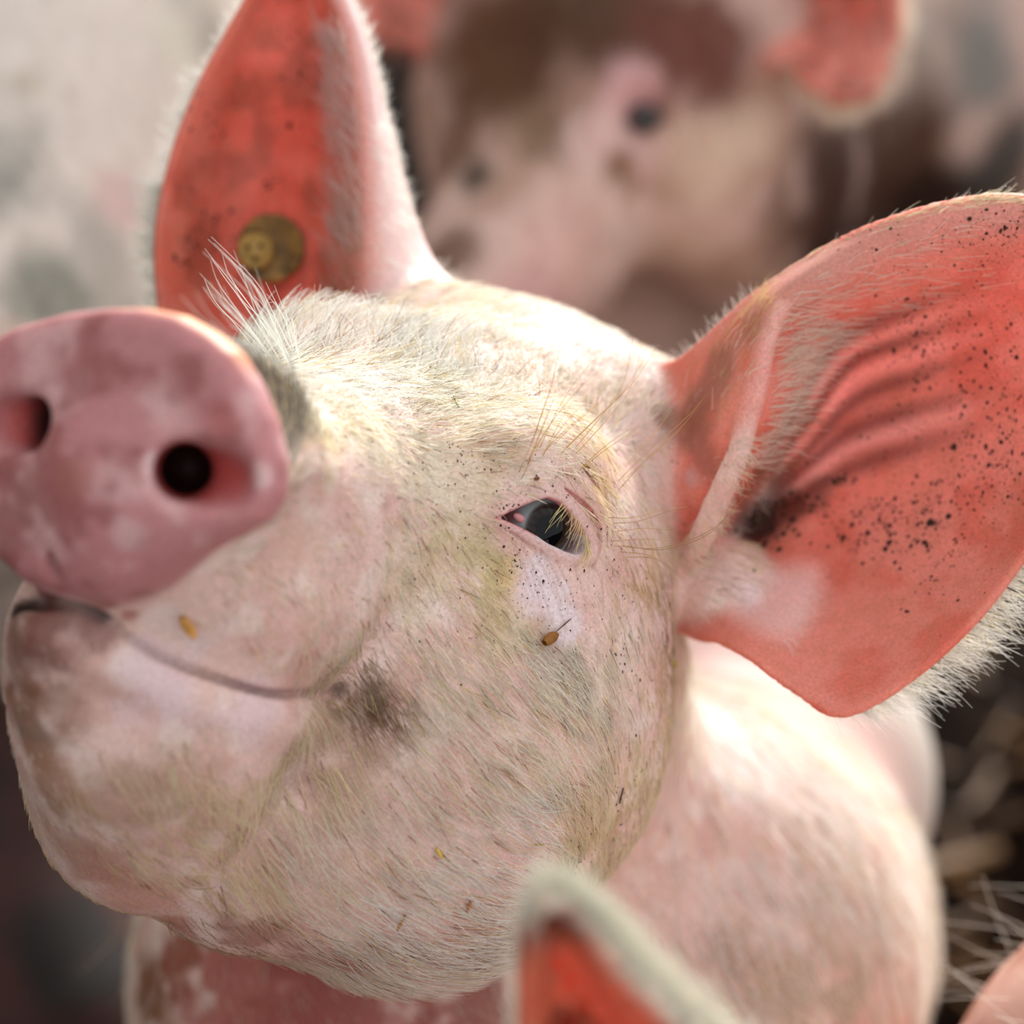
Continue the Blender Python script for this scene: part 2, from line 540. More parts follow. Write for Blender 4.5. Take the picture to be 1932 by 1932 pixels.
def skin_material(name, rough=0.55, scale=0.008, bump=0.25, grain=900.0):
    m = bpy.data.materials.new(name); m.use_nodes = True
    nt = m.node_tree; b = nt.nodes['Principled BSDF']
    at = nt.nodes.new('ShaderNodeAttribute'); at.attribute_name = 'Col'
    ss = nt.nodes.new('ShaderNodeAttribute'); ss.attribute_name = 'sss'
    tc = nt.nodes.new('ShaderNodeTexCoord')
    nz = nt.nodes.new('ShaderNodeTexNoise'); nz.inputs['Scale'].default_value = grain; nz.inputs['Detail'].default_value = 3
    nt.links.new(tc.outputs['Object'], nz.inputs['Vector'])
    mp = nt.nodes.new('ShaderNodeMapRange'); mp.inputs[1].default_value = 0.3; mp.inputs[2].default_value = 0.7
    mp.inputs[3].default_value = 0.82; mp.inputs[4].default_value = 1.12
    nt.links.new(nz.outputs[0], mp.inputs[0])
    mul = nt.nodes.new('ShaderNodeVectorMath'); mul.operation = 'SCALE'
    nt.links.new(at.outputs['Color'], mul.inputs[0]); nt.links.new(mp.outputs[0], mul.inputs['Scale'])
    nt.links.new(mul.outputs[0], b.inputs['Base Color'])
    nt.links.new(ss.outputs['Fac'], b.inputs['Subsurface Weight'])
    b.inputs['Subsurface Radius'].default_value = (1.0, 0.27, 0.17)
    b.inputs['Subsurface Scale'].default_value = scale
    b.inputs['Roughness'].default_value = rough
    b.inputs['Specular IOR Level'].default_value = 0.35
    bp = nt.nodes.new('ShaderNodeBump'); bp.inputs['Strength'].default_value = bump; bp.inputs['Distance'].default_value = 0.0006
    nt.links.new(nz.outputs[0], bp.inputs['Height']); nt.links.new(bp.outputs[0], b.inputs['Normal'])
    return m
def plain(name, c, rough=0.6, **kw):
    m = bpy.data.materials.new(name); m.use_nodes = True
    b = m.node_tree.nodes['Principled BSDF']
    nt = m.node_tree
    tc = nt.nodes.new('ShaderNodeTexCoord'); nz = nt.nodes.new('ShaderNodeTexNoise')
    nz.inputs['Scale'].default_value = kw.get('grain', 120.0); nz.inputs['Detail'].default_value = 4
    nt.links.new(tc.outputs['Object'], nz.inputs['Vector'])
    rp = nt.nodes.new('ShaderNodeValToRGB')
    l = lin(c); v = kw.get('vary', 0.25)
    rp.color_ramp.elements[0].position = 0.3; rp.color_ramp.elements[1].position = 0.7
    rp.color_ramp.elements[0].color = (*(l * (1 - v)), 1); rp.color_ramp.elements[1].color = (*np.minimum(l * (1 + v), 1), 1)
    nt.links.new(nz.outputs[0], rp.inputs[0]); nt.links.new(rp.outputs[0], b.inputs['Base Color'])
    b.inputs['Roughness'].default_value = rough
    b.inputs['Specular IOR Level'].default_value = kw.get('spec', 0.4)
    if 'coat' in kw: b.inputs['Coat Weight'].default_value = kw['coat']
    return m
def hair_material(name='bristle'):
    m = bpy.data.materials.new(name); m.use_nodes = True
    nt = m.node_tree; nt.nodes.clear()
    out = nt.nodes.new('ShaderNodeOutputMaterial')
    at = nt.nodes.new('ShaderNodeAttribute'); at.attribute_name = 'hcol'
    d = nt.nodes.new('ShaderNodeBsdfPrincipled'); d.inputs['Roughness'].default_value = 0.45
    t = nt.nodes.new('ShaderNodeBsdfTranslucent'); mx = nt.nodes.new('ShaderNodeMixShader'); mx.inputs[0].default_value = 0.4
    nt.links.new(at.outputs['Color'], d.inputs['Base Color']); nt.links.new(at.outputs['Color'], t.inputs['Color'])
    nt.links.new(d.outputs[0], mx.inputs[1]); nt.links.new(t.outputs[0], mx.inputs[2]); nt.links.new(mx.outputs[0], out.inputs[0])
    return m
HAIR = hair_material()
def hair_obj(name, pts, rad, cols, parent, kind='stuff'):
    """pts (n, k, 3) view cm; rad root/tip cm; cols (n, 3)"""
    n, k = pts.shape[:2]
    hc = bpy.data.hair_curves.new(name)
    hc.add_curves([k] * n)
    hc.attributes['position'].data.foreach_set('vector', W(pts.reshape(-1, 3)).astype(np.float32).ravel())
    ra = hc.attributes.get('radius') or hc.attributes.new('radius', 'FLOAT', 'POINT')
    rad = np.broadcast_to(np.asarray(rad, float).reshape(-1, 2), (n, 2))
    t = np.linspace(0, 1, k)[None, :]
    rr = rad[:, :1] * (1 - t) + rad[:, 1:] * t
    ra.data.foreach_set('value', (rr * 0.01).astype(np.float32).ravel())
    ca = hc.attributes.new('hcol', 'FLOAT_COLOR', 'CURVE')
    ca.data.foreach_set('color', np.concatenate([cols, np.ones((n, 1))], 1).astype(np.float32).ravel())
    hc.materials.append(HAIR)
    o = bpy.data.objects.new(name, hc); COL.objects.link(o)
    o.parent = parent
    if kind: o['kind'] = kind
    return o
def tri_sample(V, F, dens, mask_fn=None):
    """scatter points on quads; dens per face (per cm2)"""
    A, B_, C_, D_ = (V[F[:, k]] for k in range(4))
    ar = 0.5 * np.linalg.norm(np.cross(C_ - A, D_ - B_), axis=1)
    lam = ar * dens
    n = np.floor(lam + rng.random(len(F))).astype(int)
    k = np.repeat(np.arange(len(F)), n)
    a, b = rng.random(len(k))[:, None], rng.random(len(k))[:, None]
    return (A[k] * (1 - a) + B_[k] * a) * (1 - b) + (D_[k] * (1 - a) + C_[k] * a) * b, k
def vnormals(V, F):
    n = np.cross(V[F[:, 2]] - V[F[:, 0]], V[F[:, 3]] - V[F[:, 1]])
    return n / np.maximum(np.linalg.norm(n, axis=1)[:, None], 1e-9)
def comb(root, nrm, d2, length, lift, k=5, curl=0.12, droop=0.8):
    """hairs: d2 is the way the coat lies (image right / up), laid into the skin's tangent plane"""
    d = np.concatenate([d2, np.zeros((len(root), 1))], 1)
    d = d + rng.normal(0, 0.16, d.shape)
    t = d - nrm * (d * nrm).sum(1)[:, None]
    t /= np.maximum(np.linalg.norm(t, axis=1)[:, None], 1e-6)
    side = np.cross(nrm, t)
    cu = rng.normal(0, curl, (len(root), 1))
    s_ = np.linspace(0, 1, k)
    L = length[:, None]; li = lift[:, None]
    out = []
    for x in s_:
        out.append(root - nrm * 0.04 + L * (t * x + nrm * li * (x - droop * 0.62 * x * x) + side * cu * x * x))
    return np.stack(out, 1)
def idw(p, anchors, vals, pw=4):
    out = np.empty((len(p), vals.shape[1]))
    for i in range(0, len(p), 20000):
        d2 = ((p[i:i + 20000, None] - anchors[None]) ** 2).sum(2) + 0.05
        w = 1 / d2 ** (pw / 2)
        out[i:i + 20000] = (w @ vals) / w.sum(1)[:, None]
    return out

# ---------------------------------------------------------------- the pen floor
FL = plain('trodden dung and straw', (26, 16, 10), 0.95, grain=22.0, vary=0.6, spec=0.02)
me = bpy.data.meshes.new('floor')
gx = np.linspace(-4, 4, 81); gy = np.linspace(-2.5, 5.5, 81)
X_, Y_ = np.meshgrid(gx, gy, indexing='ij')
Z_ = (fbm(np.stack([X_.ravel(), Y_.ravel(), 0 * X_.ravel()], 1), 3.1) - 0.5) * 0.05
ii, jj = np.meshgrid(np.arange(80), np.arange(80), indexing='ij'); a_ = (ii * 81 + jj).ravel()
me.from_pydata(np.stack([X_.ravel(), Y_.ravel(), Z_], 1).tolist(), [], np.stack([a_, a_ + 81, a_ + 82, a_ + 1], 1).tolist())
me.polygons.foreach_set('use_smooth', np.ones(len(me.polygons), bool))
me.materials.append(FL)
floor = bpy.data.objects.new('floor', me); COL.objects.link(floor); floor['kind'] = 'structure'
# timber wall of the barn, left of the pen
wm = bpy.data.meshes.new('wall_left')
wv = []
for x in (-2.0, -1.92):
    for y in (-2.5, 5.5):
        for z in (-0.05, 2.9):
            wv.append((x, y, z))
wm.from_pydata(wv, [], [(0, 1, 3, 2), (4, 6, 7, 5), (0, 2, 6, 4), (1, 5, 7, 3), (0, 4, 5, 1), (2, 3, 7, 6)])
wm.materials.append(plain('weathered barn boards', (92, 72, 54), 0.85, grain=6.0, vary=0.4))
wall = bpy.data.objects.new('wall_left', wm); COL.objects.link(wall); wall['kind'] = 'structure'

# ---------------------------------------------------------------- the pig in focus
def drop(p, r=0.0):
    """view point -> the point straight below it on the pen floor"""
    w = W(p); w[2] = r * 0.01
    return (w - ORIGIN) / 0.01 @ R3.T
LO, HI = np.array([-21, -30, -37.0]), np.array([24, 25, 17.0])
V, F = surface(pig, LO, HI, 0.17)
def finer(V, F, sel, n=4):
    """split the chosen quads n x n; their outer border stays where it is"""
    t = np.linspace(0, 1, n + 1)
    a, b = np.meshgrid(t, t, indexing='ij'); a = a.ravel()[None, :, None]; b = b.ravel()[None, :, None]
    Q = V[F[sel]]
    G_ = Q[:, None, 0] * (1 - a) * (1 - b) + Q[:, None, 1] * a * (1 - b) + Q[:, None, 2] * a * b + Q[:, None, 3] * (1 - a) * b
    pts = np.concatenate([V, G_.reshape(-1, 3)])
    _, first, inv = np.unique(np.round(pts, 5), axis=0, return_index=True, return_inverse=True)
    inv = inv.ravel()
    uniq = pts[first]
    ii, jj = np.meshgrid(np.arange(n), np.arange(n), indexing='ij'); k0 = (ii * (n + 1) + jj).ravel()
    sub = np.stack([k0, k0 + n + 1, k0 + n + 2, k0 + 1], 1)
    nf = (len(V) + np.arange(int(sel.sum()))[:, None, None] * (n + 1) ** 2 + sub[None]).reshape(-1, 4)
    F2 = np.concatenate([inv[F[~sel]], inv[nf]])
    e = np.sort(np.concatenate([inv[nf][:, [k, (k + 1) % 4]] for k in range(4)]), 1)
    eu, c = np.unique(e, axis=0, return_counts=True)
    border = np.zeros(len(uniq), bool); border[eu[c == 1].ravel()] = True
    inner = np.zeros(len(uniq), bool); inner[np.unique(inv[nf])] = True
    mv = inner & ~border
    for _ in range(2):
        uniq[mv] = newton(pig, uniq[mv], 0.12)
    return uniq, F2
fc = V[F].mean(1)
V, F = finer(V, F, ((fc - c_eye) ** 2).sum(1) < 4.0 ** 2)
print('pig', len(V), time.time() - T0)
def pig_far(p):
    d = pig0(p)
    for b in ((-8, -42, -34), (6, -42, -34), (-15, -56, 2), (-3, -56, 2)):
        f = drop(b)
        d = smin(d, cap(p, b, f, 6.5, 4.0), 3)
    return d
lo2, hi2 = np.array([-36, -110, -62.0]), np.array([26, -2, 16.0])
Vc, Fc = surface(pig_far, lo2, hi2, 0.9)
inside = ((Vc > LO + 0.5) & (Vc < HI - 0.5)).all(1)
keep = ~inside[Fc].all(1)
Fc = Fc[keep]
used = np.unique(Fc); remap = np.zeros(len(Vc), int); remap[used] = np.arange(len(used))
Vc = Vc[used]; Fc = remap[Fc]
print('trunk', len(Vc), time.time() - T0)

# where each vertex is on the ears, the nose and the head
def ear_info(e, V, reach=1.5):
    w = np.zeros(len(V)); uv = np.zeros((len(V), 2)); sd = np.zeros(len(V))
    m = ((V > e.lo - reach) & (V < e.hi + reach)).all(1)
    d, uv_, th, side = e.near(V[m])
    w[m] = 1 - sstep(d, 0.32, 1.0)
    uv[m] = uv_; sd[m] = side
    return w, uv, sd
wl, uvl, sdl = ear_info(EAR_L, V)
wr, uvr, sdr = ear_info(EAR_R, V)
sgl = np.sign((np.cross(EAR_L.G[30, 34] - EAR_L.G[28, 32], EAR_L.G[28, 34] - EAR_L.G[30, 32]))[2])
col = np.tile(lin((231, 196, 186)), (len(V), 1))
nb = fbm(V, 0.5)
col = mixc(col, (214, 165, 155), sstep(nb, 0.5, 0.7) * 0.6)
col = mixc(col, (240, 222, 214), sstep(fbm(V + 31, 0.8), 0.5, 0.7) * 0.6)
CREAM, TAN, OLIVE, BROWN, GREY = (226, 208, 180), (188, 150, 118), (196, 178, 132), (128, 84, 60), (160, 148, 130)
spots = [
    (600, 800, 120, (205, 186, 142), .9), (690, 800, 150, CREAM, .8), (640, 700, 130, (205, 195, 180), .7), (850, 720, 150, (222, 214, 196), .7), (850, 900, 150, CREAM, .7),
    (930, 860, 70, TAN, .7), (780, 1080, 130, CREAM, .6), (900, 1030, 60, OLIVE, .7), (950, 1090, 55, (215, 190, 110), .6), (960, 1180, 80, OLIVE, .55),
    (1050, 1270, 95, GREY, .55), (1100, 1300, 50, (140, 132, 115), .5), (1020, 1110, 75, (232, 214, 216), .9), (1060, 1170, 55, (232, 216, 218), .8),
    (1210, 1000, 120, (232, 200, 192), .5), (1250, 1150, 90, (228, 200, 196), .6),
    (620, 1120, 120, (222, 180, 170), .6), (560, 1040, 90, (226, 190, 172), .5), (430, 1120, 34, (120, 96, 84), .8), (560, 1230, 60, (196, 150, 132), .6),
    (705, 1335, 60, (104, 76, 50), .95), (640, 1300, 26, (104, 84, 66), .8), (690, 1225, 34, (240, 205, 196), .8),
    (300, 1290, 110, (232, 205, 208), .8), (470, 1340, 90, (232, 204, 206), .8), (30, 1230, 110, (128, 82, 68), .85), (110, 1215, 90, (132, 82, 74), .85), (190, 1195, 50, (140, 90, 84), .8), (50, 1370, 110, (130, 88, 64), .8), (110, 1330, 80, (150, 104, 88), .6), (80, 1120, 40, (150, 84, 78), .9), (150, 1122, 40, (150, 84, 78), .9), (205, 1140, 34, (156, 90, 84), .9), (240, 1160, 24, (166, 104, 96), .8), (90, 1480, 90, (140, 96, 68), .6),  # left lip: brown-red skin, with the shadow under the snout painted in
    (560, 1430, 100, (178, 140, 128), .6), (650, 1460, 110, (165, 128, 108), .55), (330, 1480, 120, (190, 156, 136), .6), (230, 1520, 120, (184, 146, 124), .6),
    (100, 1480, 100, (190, 146, 120), .5), (150, 1610, 120, (178, 122, 98), .6), (260, 1690, 120, (196, 132, 116), .6), (330, 1740, 80, (186, 116, 100), .7),
    (480, 1770, 90, (146, 88, 66), .7), (640, 1815, 90, (150, 92, 72), .6), (560, 1600, 110, (196, 160, 146), .5),
    (1300, 1290, 36, (176, 142, 116), .7), (1265, 1390, 40, (170, 132, 100), .8), (1220, 1490, 50, TAN, .8), (1160, 1570, 50, TAN, .85), (1085, 1640, 50, (150, 118, 80), .9),
    (1150, 1440, 60, (205, 176, 150), .6), (1130, 1700, 90, (222, 176, 160), .6), (980, 1480, 160, (224, 182, 170), .4), (800, 1560, 140, (216, 172, 162), .5),
    (860, 1800, 120, (196, 158, 152), .5), (1600, 1620, 60, (190, 164, 140), .4), (1530, 1500, 170, (220, 198, 188), .7), (1620, 1750, 180, (200, 172, 158), .75), (1450, 1850, 150, (178, 146, 126), .7), (1560, 1620, 120, (206, 176, 162), .6), (1420, 1700, 120, (226, 200, 192), .6), (1650, 1500, 100, (226, 214, 204), .7), (1600, 1870, 70, (176, 144, 120), .6), (1390, 1800, 60, (176, 146, 124), .5), (1700, 1700, 60, (212, 190, 172), .6),  # right of the neck: brown mottling, plus its shading painted in darker
    (480, 1860, 260, (176, 104, 94), .95), (280, 1880, 110, (128, 78, 44), .9), (640, 1890, 220, (160, 86, 78), .95), (900, 1925, 120, (150, 90, 80), .9), (340, 1800, 90, (150, 84, 64), .9),  # throat: red-brown skin with its shade painted into the colour
    (1020, 1190, 40, (150, 110, 60), .4), (900, 560, 50, (206, 180, 140), .6), (980, 610, 30, (190, 140, 90), .5),
]
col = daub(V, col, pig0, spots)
# nose
qn = (V - DC) @ DR.T
pgn = polygon2(np.stack([qn[:, 0] + SHX * np.maximum(-qn[:, 2], 0) * .8, qn[:, 1] + SHY * np.maximum(-qn[:, 2], 0) * .8], 1), DISC)
wn_ = sstep(qn[:, 2], -2.3, -1.5) * (1 - sstep(pgn, 0.1, 0.5)) * (1 - sstep(qn[:, 2], 2.0, 3.0))
nose = np.tile(lin((194, 132, 134)), (len(V), 1))
nose = mixc(nose, (224, 184, 182), sstep(fbm(V + 5, 0.7), 0.5, 0.72) * 0.6)
nose = mixc(nose, (150, 84, 82), sstep(fbm(V + 50, 0.7), 0.52, 0.7) * 0.7)
col = col * (1 - wn_[:, None]) + nose * wn_[:, None]
hole = None
for A_, B_, I_, r_ in NOSTRILS:
    for a_, b_ in ((A_, I_), (B_, I_)):
        e = cap(V, a_, b_, r_ * 1.0); hole = e if hole is None else np.minimum(hole, e)
wh = (1 - sstep(hole, 0.0, 0.35)) * (1 - sstep(qn[:, 2], -0.9, 0.15))
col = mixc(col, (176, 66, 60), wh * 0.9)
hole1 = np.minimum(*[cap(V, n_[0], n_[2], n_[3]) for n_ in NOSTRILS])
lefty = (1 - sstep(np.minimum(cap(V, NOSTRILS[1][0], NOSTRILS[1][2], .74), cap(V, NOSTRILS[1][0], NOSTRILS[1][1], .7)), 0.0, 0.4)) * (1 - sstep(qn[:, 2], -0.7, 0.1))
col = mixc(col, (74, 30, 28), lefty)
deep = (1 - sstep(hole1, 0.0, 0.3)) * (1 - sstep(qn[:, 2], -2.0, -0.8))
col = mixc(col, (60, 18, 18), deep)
top = wn_ * sstep(qn[:, 1], 2.2, 3.4) * (1 - sstep(qn[:, 2], -0.9, -0.2)) * (1 - sstep(np.abs(qn[:, 0] - 1.2), 1.6, 3.0))
col = mixc(col, (226, 140, 58), top * 0.9)
def crease(pts, r, c, w_):
    global col
    col = mixc(col, c, w_ * (1 - sstep(poly(V, pts, 0.0), r * 0.3, r)))
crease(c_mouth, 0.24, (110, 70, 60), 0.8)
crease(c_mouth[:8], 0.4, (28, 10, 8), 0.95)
crease(np.array(PHIL), 0.3, (120, 56, 50), 0.6)
crease(c_cr1, 0.16, (190, 112, 104), 0.7); crease(c_cr2, 0.2, (150, 92, 72), 0.75)
crease(l_up, 0.5, (218, 176, 172), 0.7); crease(l_lo, 0.4, (226, 190, 190), 0.8); crease(puff, 0.5, (228, 200, 200), 0.6)
crease(c_side, 0.22, (176, 146, 116), 0.5)
for w_ in wrk:
    crease(w_, 0.09, (186, 140, 128), 0.55)
oo = polygon2(np.stack([(V - c_eye) @ te, (V - c_eye) @ tu], 1), OPEN)
inlid = (1 - sstep(np.abs(oo), 0.03, 0.14)) * (((V - c_eye) ** 2).sum(1) < 9)
col = mixc(col, (206, 132, 132), inlid * 0.8)
col = mixc(col, (230, 214, 220), inlid * (((V - c_eye) @ tu) < -0.2) * 0.8)
col = daub(V, col, pig0, [(296, 880, 34, (236, 206, 206), .8), (330, 800, 60, (226, 180, 178), .5), (240, 1010, 40, (222, 184, 182), .6), (490, 900, 30, (236, 206, 204), .7), (420, 800, 50, (186, 104, 104), .5), (140, 900, 50, (170, 112, 96), .5), (470, 1010, 26, (232, 208, 212), .7)], rough=.4)  # pale spots by the nostril and rim are painted highlights, the rest mottling
# ears
def ear_paint(col, w, uv, V, inner):
    t, s_ = uv[:, 1], uv[:, 0]
    c = np.tile(lin((222, 140, 124)), (len(V), 1))
    c = mixc(c, (214, 118, 100), sstep(fbm(V + 11, 0.6), 0.45, 0.65))
    c = mixc(c, (206, 128, 104), sstep(fbm(V + 77, 1.4), 0.5, 0.7) * 0.4)
    return c
cl = ear_paint(col, wl, uvl, V, None)
t_, s_ = uvl[:, 1], uvl[:, 0]
ribs = sum(np.exp(-((t_ - (c0 + k0 * s_)) / 0.022) ** 2) * sstep(s_, 0.02, 0.15) * (1 - sstep(s_, 0.5, 0.85)) for c0, k0 in ((0.50, -.12), (0.60, -.05), (0.42, -.1)))
cl = mixc(cl, (232, 176, 166), ribs * 0.8)
gro = sum(np.exp(-((t_ - (c0 + k0 * s_)) / 0.02) ** 2) * sstep(s_, 0.05, 0.2) * (1 - sstep(s_, 0.5, 0.8)) for c0, k0 in ((0.46, -.12), (0.545, -.12), (0.57, -.05), (0.64, -.05), (0.385, -.1)))
cl = mixc(cl, (150, 66, 56), np.clip(gro, 0, 1) * 0.75)
cl = mixc(cl, (208, 150, 136), (1 - sstep(t_, .16, .34)) * sstep(s_, .3, .5) * .7)
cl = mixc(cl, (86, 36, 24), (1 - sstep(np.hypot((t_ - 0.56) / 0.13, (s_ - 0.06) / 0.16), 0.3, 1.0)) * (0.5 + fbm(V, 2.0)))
cl = mixc(cl, (232, 196, 190), (1 - sstep(np.hypot((t_ - 0.86) / 0.12, (s_ - 0.22) / 0.24), 0.4, 1.0)) * 0.8)
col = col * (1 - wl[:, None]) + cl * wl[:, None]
cr = ear_paint(col, wr, uvr, V, None)
cr = mixc(cr, (206, 100, 80), 0.35 * np.ones(len(V)))
cr = mixc(cr, (240, 206, 202), sstep(uvr[:, 1], 0.70, 0.86))
cr = mixc(cr, (150, 70, 44), sstep(fbm(V + 3, 0.7), 0.5, 0.7) * 0.4 * (1 - sstep(uvr[:, 1], 0.6, 0.75)))
col = col * (1 - wr[:, None]) + cr * wr[:, None]
roots = daub(V, col, pig, [(1430, 985, 70, (64, 26, 18), .95), (1490, 955, 46, (96, 40, 28), .8), (1540, 930, 40, (120, 50, 36), .6), (1320, 1330, 110, (250, 238, 232), .9), (1380, 1450, 110, (246, 230, 226), .8), (1310, 790, 80, (142, 88, 70), .85), (1355, 700, 70, (150, 90, 72), .8), (1410, 620, 60, (170, 100, 80), .7), (1330, 860, 60, (158, 98, 84), .7), (1305, 900, 30, (200, 160, 156), .7), (1250, 780, 40, (150, 108, 86), .7), (1410, 1120, 36, (234, 206, 206), .9), (1375, 1090, 40, (226, 190, 184), .8)], rough=0.4)  # the two palest spots paint the sun patch onto the neck
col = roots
crease(FOLD, 0.6, (236, 176, 168), 0.8)
sss = np.maximum(0.15, np.maximum(wl * (1 - 0.9 * (1 - sstep(uvl[:, 1], 0.12, 0.26)) * (1 - sstep(uvl[:, 0], 0.4, 0.7))), wr * (1 - 0.8 * sstep(uvr[:, 1], 0.62, 0.8))))
sss = np.maximum(sss, wn_ * 0.5)
ALLV = np.concatenate([V, Vc])
ALLF = np.concatenate([F, Fc + len(V)])
SKIN = skin_material('pig skin')
po = mesh_obj('pig', ALLV, ALLF, SKIN)
colc = np.tile(lin((222, 182, 172)), (len(Vc), 1))
colc = mixc(colc, (226, 216, 204), sstep(Vc[:, 2], -38, -44))
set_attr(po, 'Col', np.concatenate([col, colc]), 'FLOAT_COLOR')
set_attr(po, 'sss', np.concatenate([sss, np.full(len(Vc), 0.15)]), 'FLOAT')
tag(po, 'pale pink pig in focus, head raised, tagged ear upright, dark eye open', 'pig')
print('painted', time.time() - T0)
# ---------------------------------------------------------------- coat of the pig
# strokes combed over the skin: u, v (photo), way the hair lies (right, down), length cm, lift, hairs per cm2, colour
WHT, CRM, YEL, GLD, BRN, DRK = (246, 245, 238), (242, 236, 220), (234, 224, 188), (214, 188, 136), (160, 124, 92), (112, 100, 86)
G = [
    (560, 745, .45, -.9, 1.1, .5, 70, WHT), (520, 740, .3, -.95, 1.3, .8, 60, DRK), (640, 720, .6, -.8, .9, .4, 80, WHT), (720, 740, .7, -.7, .9, .35, 80, WHT),
    (800, 780, .75, -.65, 1.0, .4, 70, CRM), (870, 810, .8, -.55, 1.1, .35, 55, CRM), (940, 820, .9, -.3, 1.1, .3, 45, CRM), (1010, 815, .95, .15, 1.2, .3, 30, CRM),
    (1070, 830, .85, .5, 1.1, .3, 22, YEL), (1120, 880, .8, .6, .9, .3, 18, GLD), (600, 650, .15, -.95, 1.6, .9, 45, WHT), (700, 640, .2, -.9, 1.5, .8, 50, WHT),
    (800, 660, .25, -.9, 1.4, .7, 55, WHT), (900, 690, .3, -.9, 1.3, .6, 55, WHT), (1000, 730, .4, -.85, 1.2, .55, 50, CRM), (1100, 760, .5, -.7, 1.0, .45, 35, CRM),
    (1180, 760, .6, -.6, .9, .4, 30, CRM), (900, 590, .4, -.7, .9, .35, 30, CRM), (1050, 640, .5, -.6, .8, .3, 30, WHT), (1190, 690, .5, -.6, .9, .4, 25, WHT),
    (640, 830, .6, -.3, .5, .3, 50, YEL), (720, 880, .7, 0, .5, .3, 60, CRM), (800, 900, .75, .1, .55, .3, 60, CRM), (880, 900, .7, .2, .6, .3, 50, CRM),
    (600, 950, .6, .3, .4, .3, 30, CRM), (680, 1050, .6, .5, .45, .3, 40, CRM), (760, 1000, .7, .5, .6, .3, 60, CRM), (850, 1020, .7, .6, .8, .3, 60, YEL), (900, 1060, .65, .75, .9, .3, 60, YEL),
    (830, 1130, .6, .7, .9, .3, 55, CRM), (920, 1150, .6, .8, .9, .3, 45, YEL), (980, 1210, .6, .75, 1.1, .3, 60, CRM), (1060, 1260, .7, .6, 1.2, .3, 65, CRM), (1110, 1300, .6, .75, 1.1, .3, 60, CRM),
    (990, 1110, .5, .8, .35, .2, 10, CRM), (1050, 1150, .4, .85, .35, .2, 8, CRM), (1010, 1060, .4, .8, .3, .2, 6, CRM),
    (800, 1250, .55, .8, 1.2, .35, 45, CRM), (880, 1330, .65, .75, 1.3, .3, 45, CRM), (980, 1400, .75, .6, 1.3, .3, 45, CRM), (1080, 1430, .7, .6, 1.2, .3, 45, CRM), (1100, 1520, .6, .6, 1.1, .3, 45, YEL),
    (780, 1420, .6, .75, 1.4, .35, 40, CRM), (860, 1520, .75, .6, 1.3, .3, 38, CRM), (980, 1560, .8, .45, 1.2, .3, 40, WHT), (720, 1560, .6, .7, 1.3, .3, 35, CRM), (820, 1660, .8, .5, 1.3, .3, 34, WHT),
    (960, 1680, .8, .4, 1.2, .3, 34, WHT), (700, 1720, .75, .5, 1.4, .35, 34, WHT), (860, 1800, .85, .35, 1.4, .35, 40, WHT), (600, 1680, .6, .6, 1.4, .35, 30, CRM),
    (700, 1330, .5, .8, 1.2, .5, 40, BRN), (620, 1420, .4, .9, 1.6, .5, 22, YEL), (520, 1480, .5, .8, 1.8, .5, 18, YEL), (420, 1540, .5, .8, 1.8, .5, 16, YEL), (330, 1480, .4, .85, 1.4, .4, 12, YEL),
    (560, 1560, .5, .8, 1.8, .5, 20, CRM), (450, 1650, .5, .8, 1.5, .4, 20, YEL), (300, 1620, .4, .9, 1.2, .4, 14, YEL), (200, 1560, .2, .9, .8, .4, 10, GLD), (300, 1300, .3, .8, .3, .3, 3, CRM), (500, 1370, .4, .8, .4, .3, 4, CRM),
    (1180, 960, .8, .4, .7, .3, 22, CRM), (1240, 900, .6, .3, .6, .3, 18, CRM), (1210, 1060, .6, .7, .8, .3, 26, GLD), (1280, 1000, .7, .5, .9, .35, 26, GLD), (1260, 1150, .5, .85, .7, .3, 20, BRN),
    (1200, 1200, .4, .9, .7, .3, 30, CRM), (1180, 1330, .4, .9, .8, .3, 40, CRM), (1230, 1300, .3, .95, .6, .3, 26, GLD), (1190, 1440, .3, .9, .7, .3, 35, YEL), (1090, 1620, .5, .8, .8, .4, 40, YEL),
    (1310, 1090, .8, .3, .7, .4, 18, CRM), (1130, 1690, .5, .8, .5, .25, 18, CRM), (1300, 1500, .2, .95, 1.5, .25, 8, WHT), (1450, 1500, .3, .95, 1.8, .25, 10, WHT), (1600, 1450, .4, .9, 2.0, .25, 10, WHT),
    (1350, 1700, .3, .95, 1.6, .3, 12, WHT), (1500, 1700, .3, .95, 1.8, .3, 12, WHT), (1680, 1700, .2, .97, 1.8, .3, 12, WHT), (1300, 1850, .5, .8, 1.5, .35, 14, WHT), (1500, 1880, .4, .9, 1.6, .35, 14, CRM),
    (50, 1350, .3, .9, .3, .3, 3, CRM), (60, 1480, .3, .9, .4, .3, 5, CRM), (120, 1600, .3, .9, .4, .3, 6, GLD), (20, 1250, .3, .9, .3, .3, 3, CRM), (200, 1690, .3, .9, .4, .3, 6, GLD), (420, 1760, .4, .9, .5, .3, 10, BRN), (400, 1850, .4, .9, .8, .3, 2, CRM), (700, 1900, .6, .7, .8, .3, 4, CRM),
]
ga = hit(pig0, [g[0] for g in G], [g[1] for g in G])
gv = np.array([[g[2], -g[3], g[4], g[5], g[6], *lin(g[7])] for g in G], float)
N = vnormals(V, F)
cen = V[F].mean(1)
fw = np.maximum(wl, wr)[F].mean(1)
fn_ = wn_[F].mean(1)
px = to_px(cen)
seen = (N[:, 2] > -0.45) & (px[:, 0] > -60) & (px[:, 0] < 1990) & (px[:, 1] > -40) & (px[:, 1] < 1980)
val = idw(cen, ga, gv)
do = polygon2(np.stack([(cen - c_eye) @ te, (cen - c_eye) @ tu], 1), OPEN)
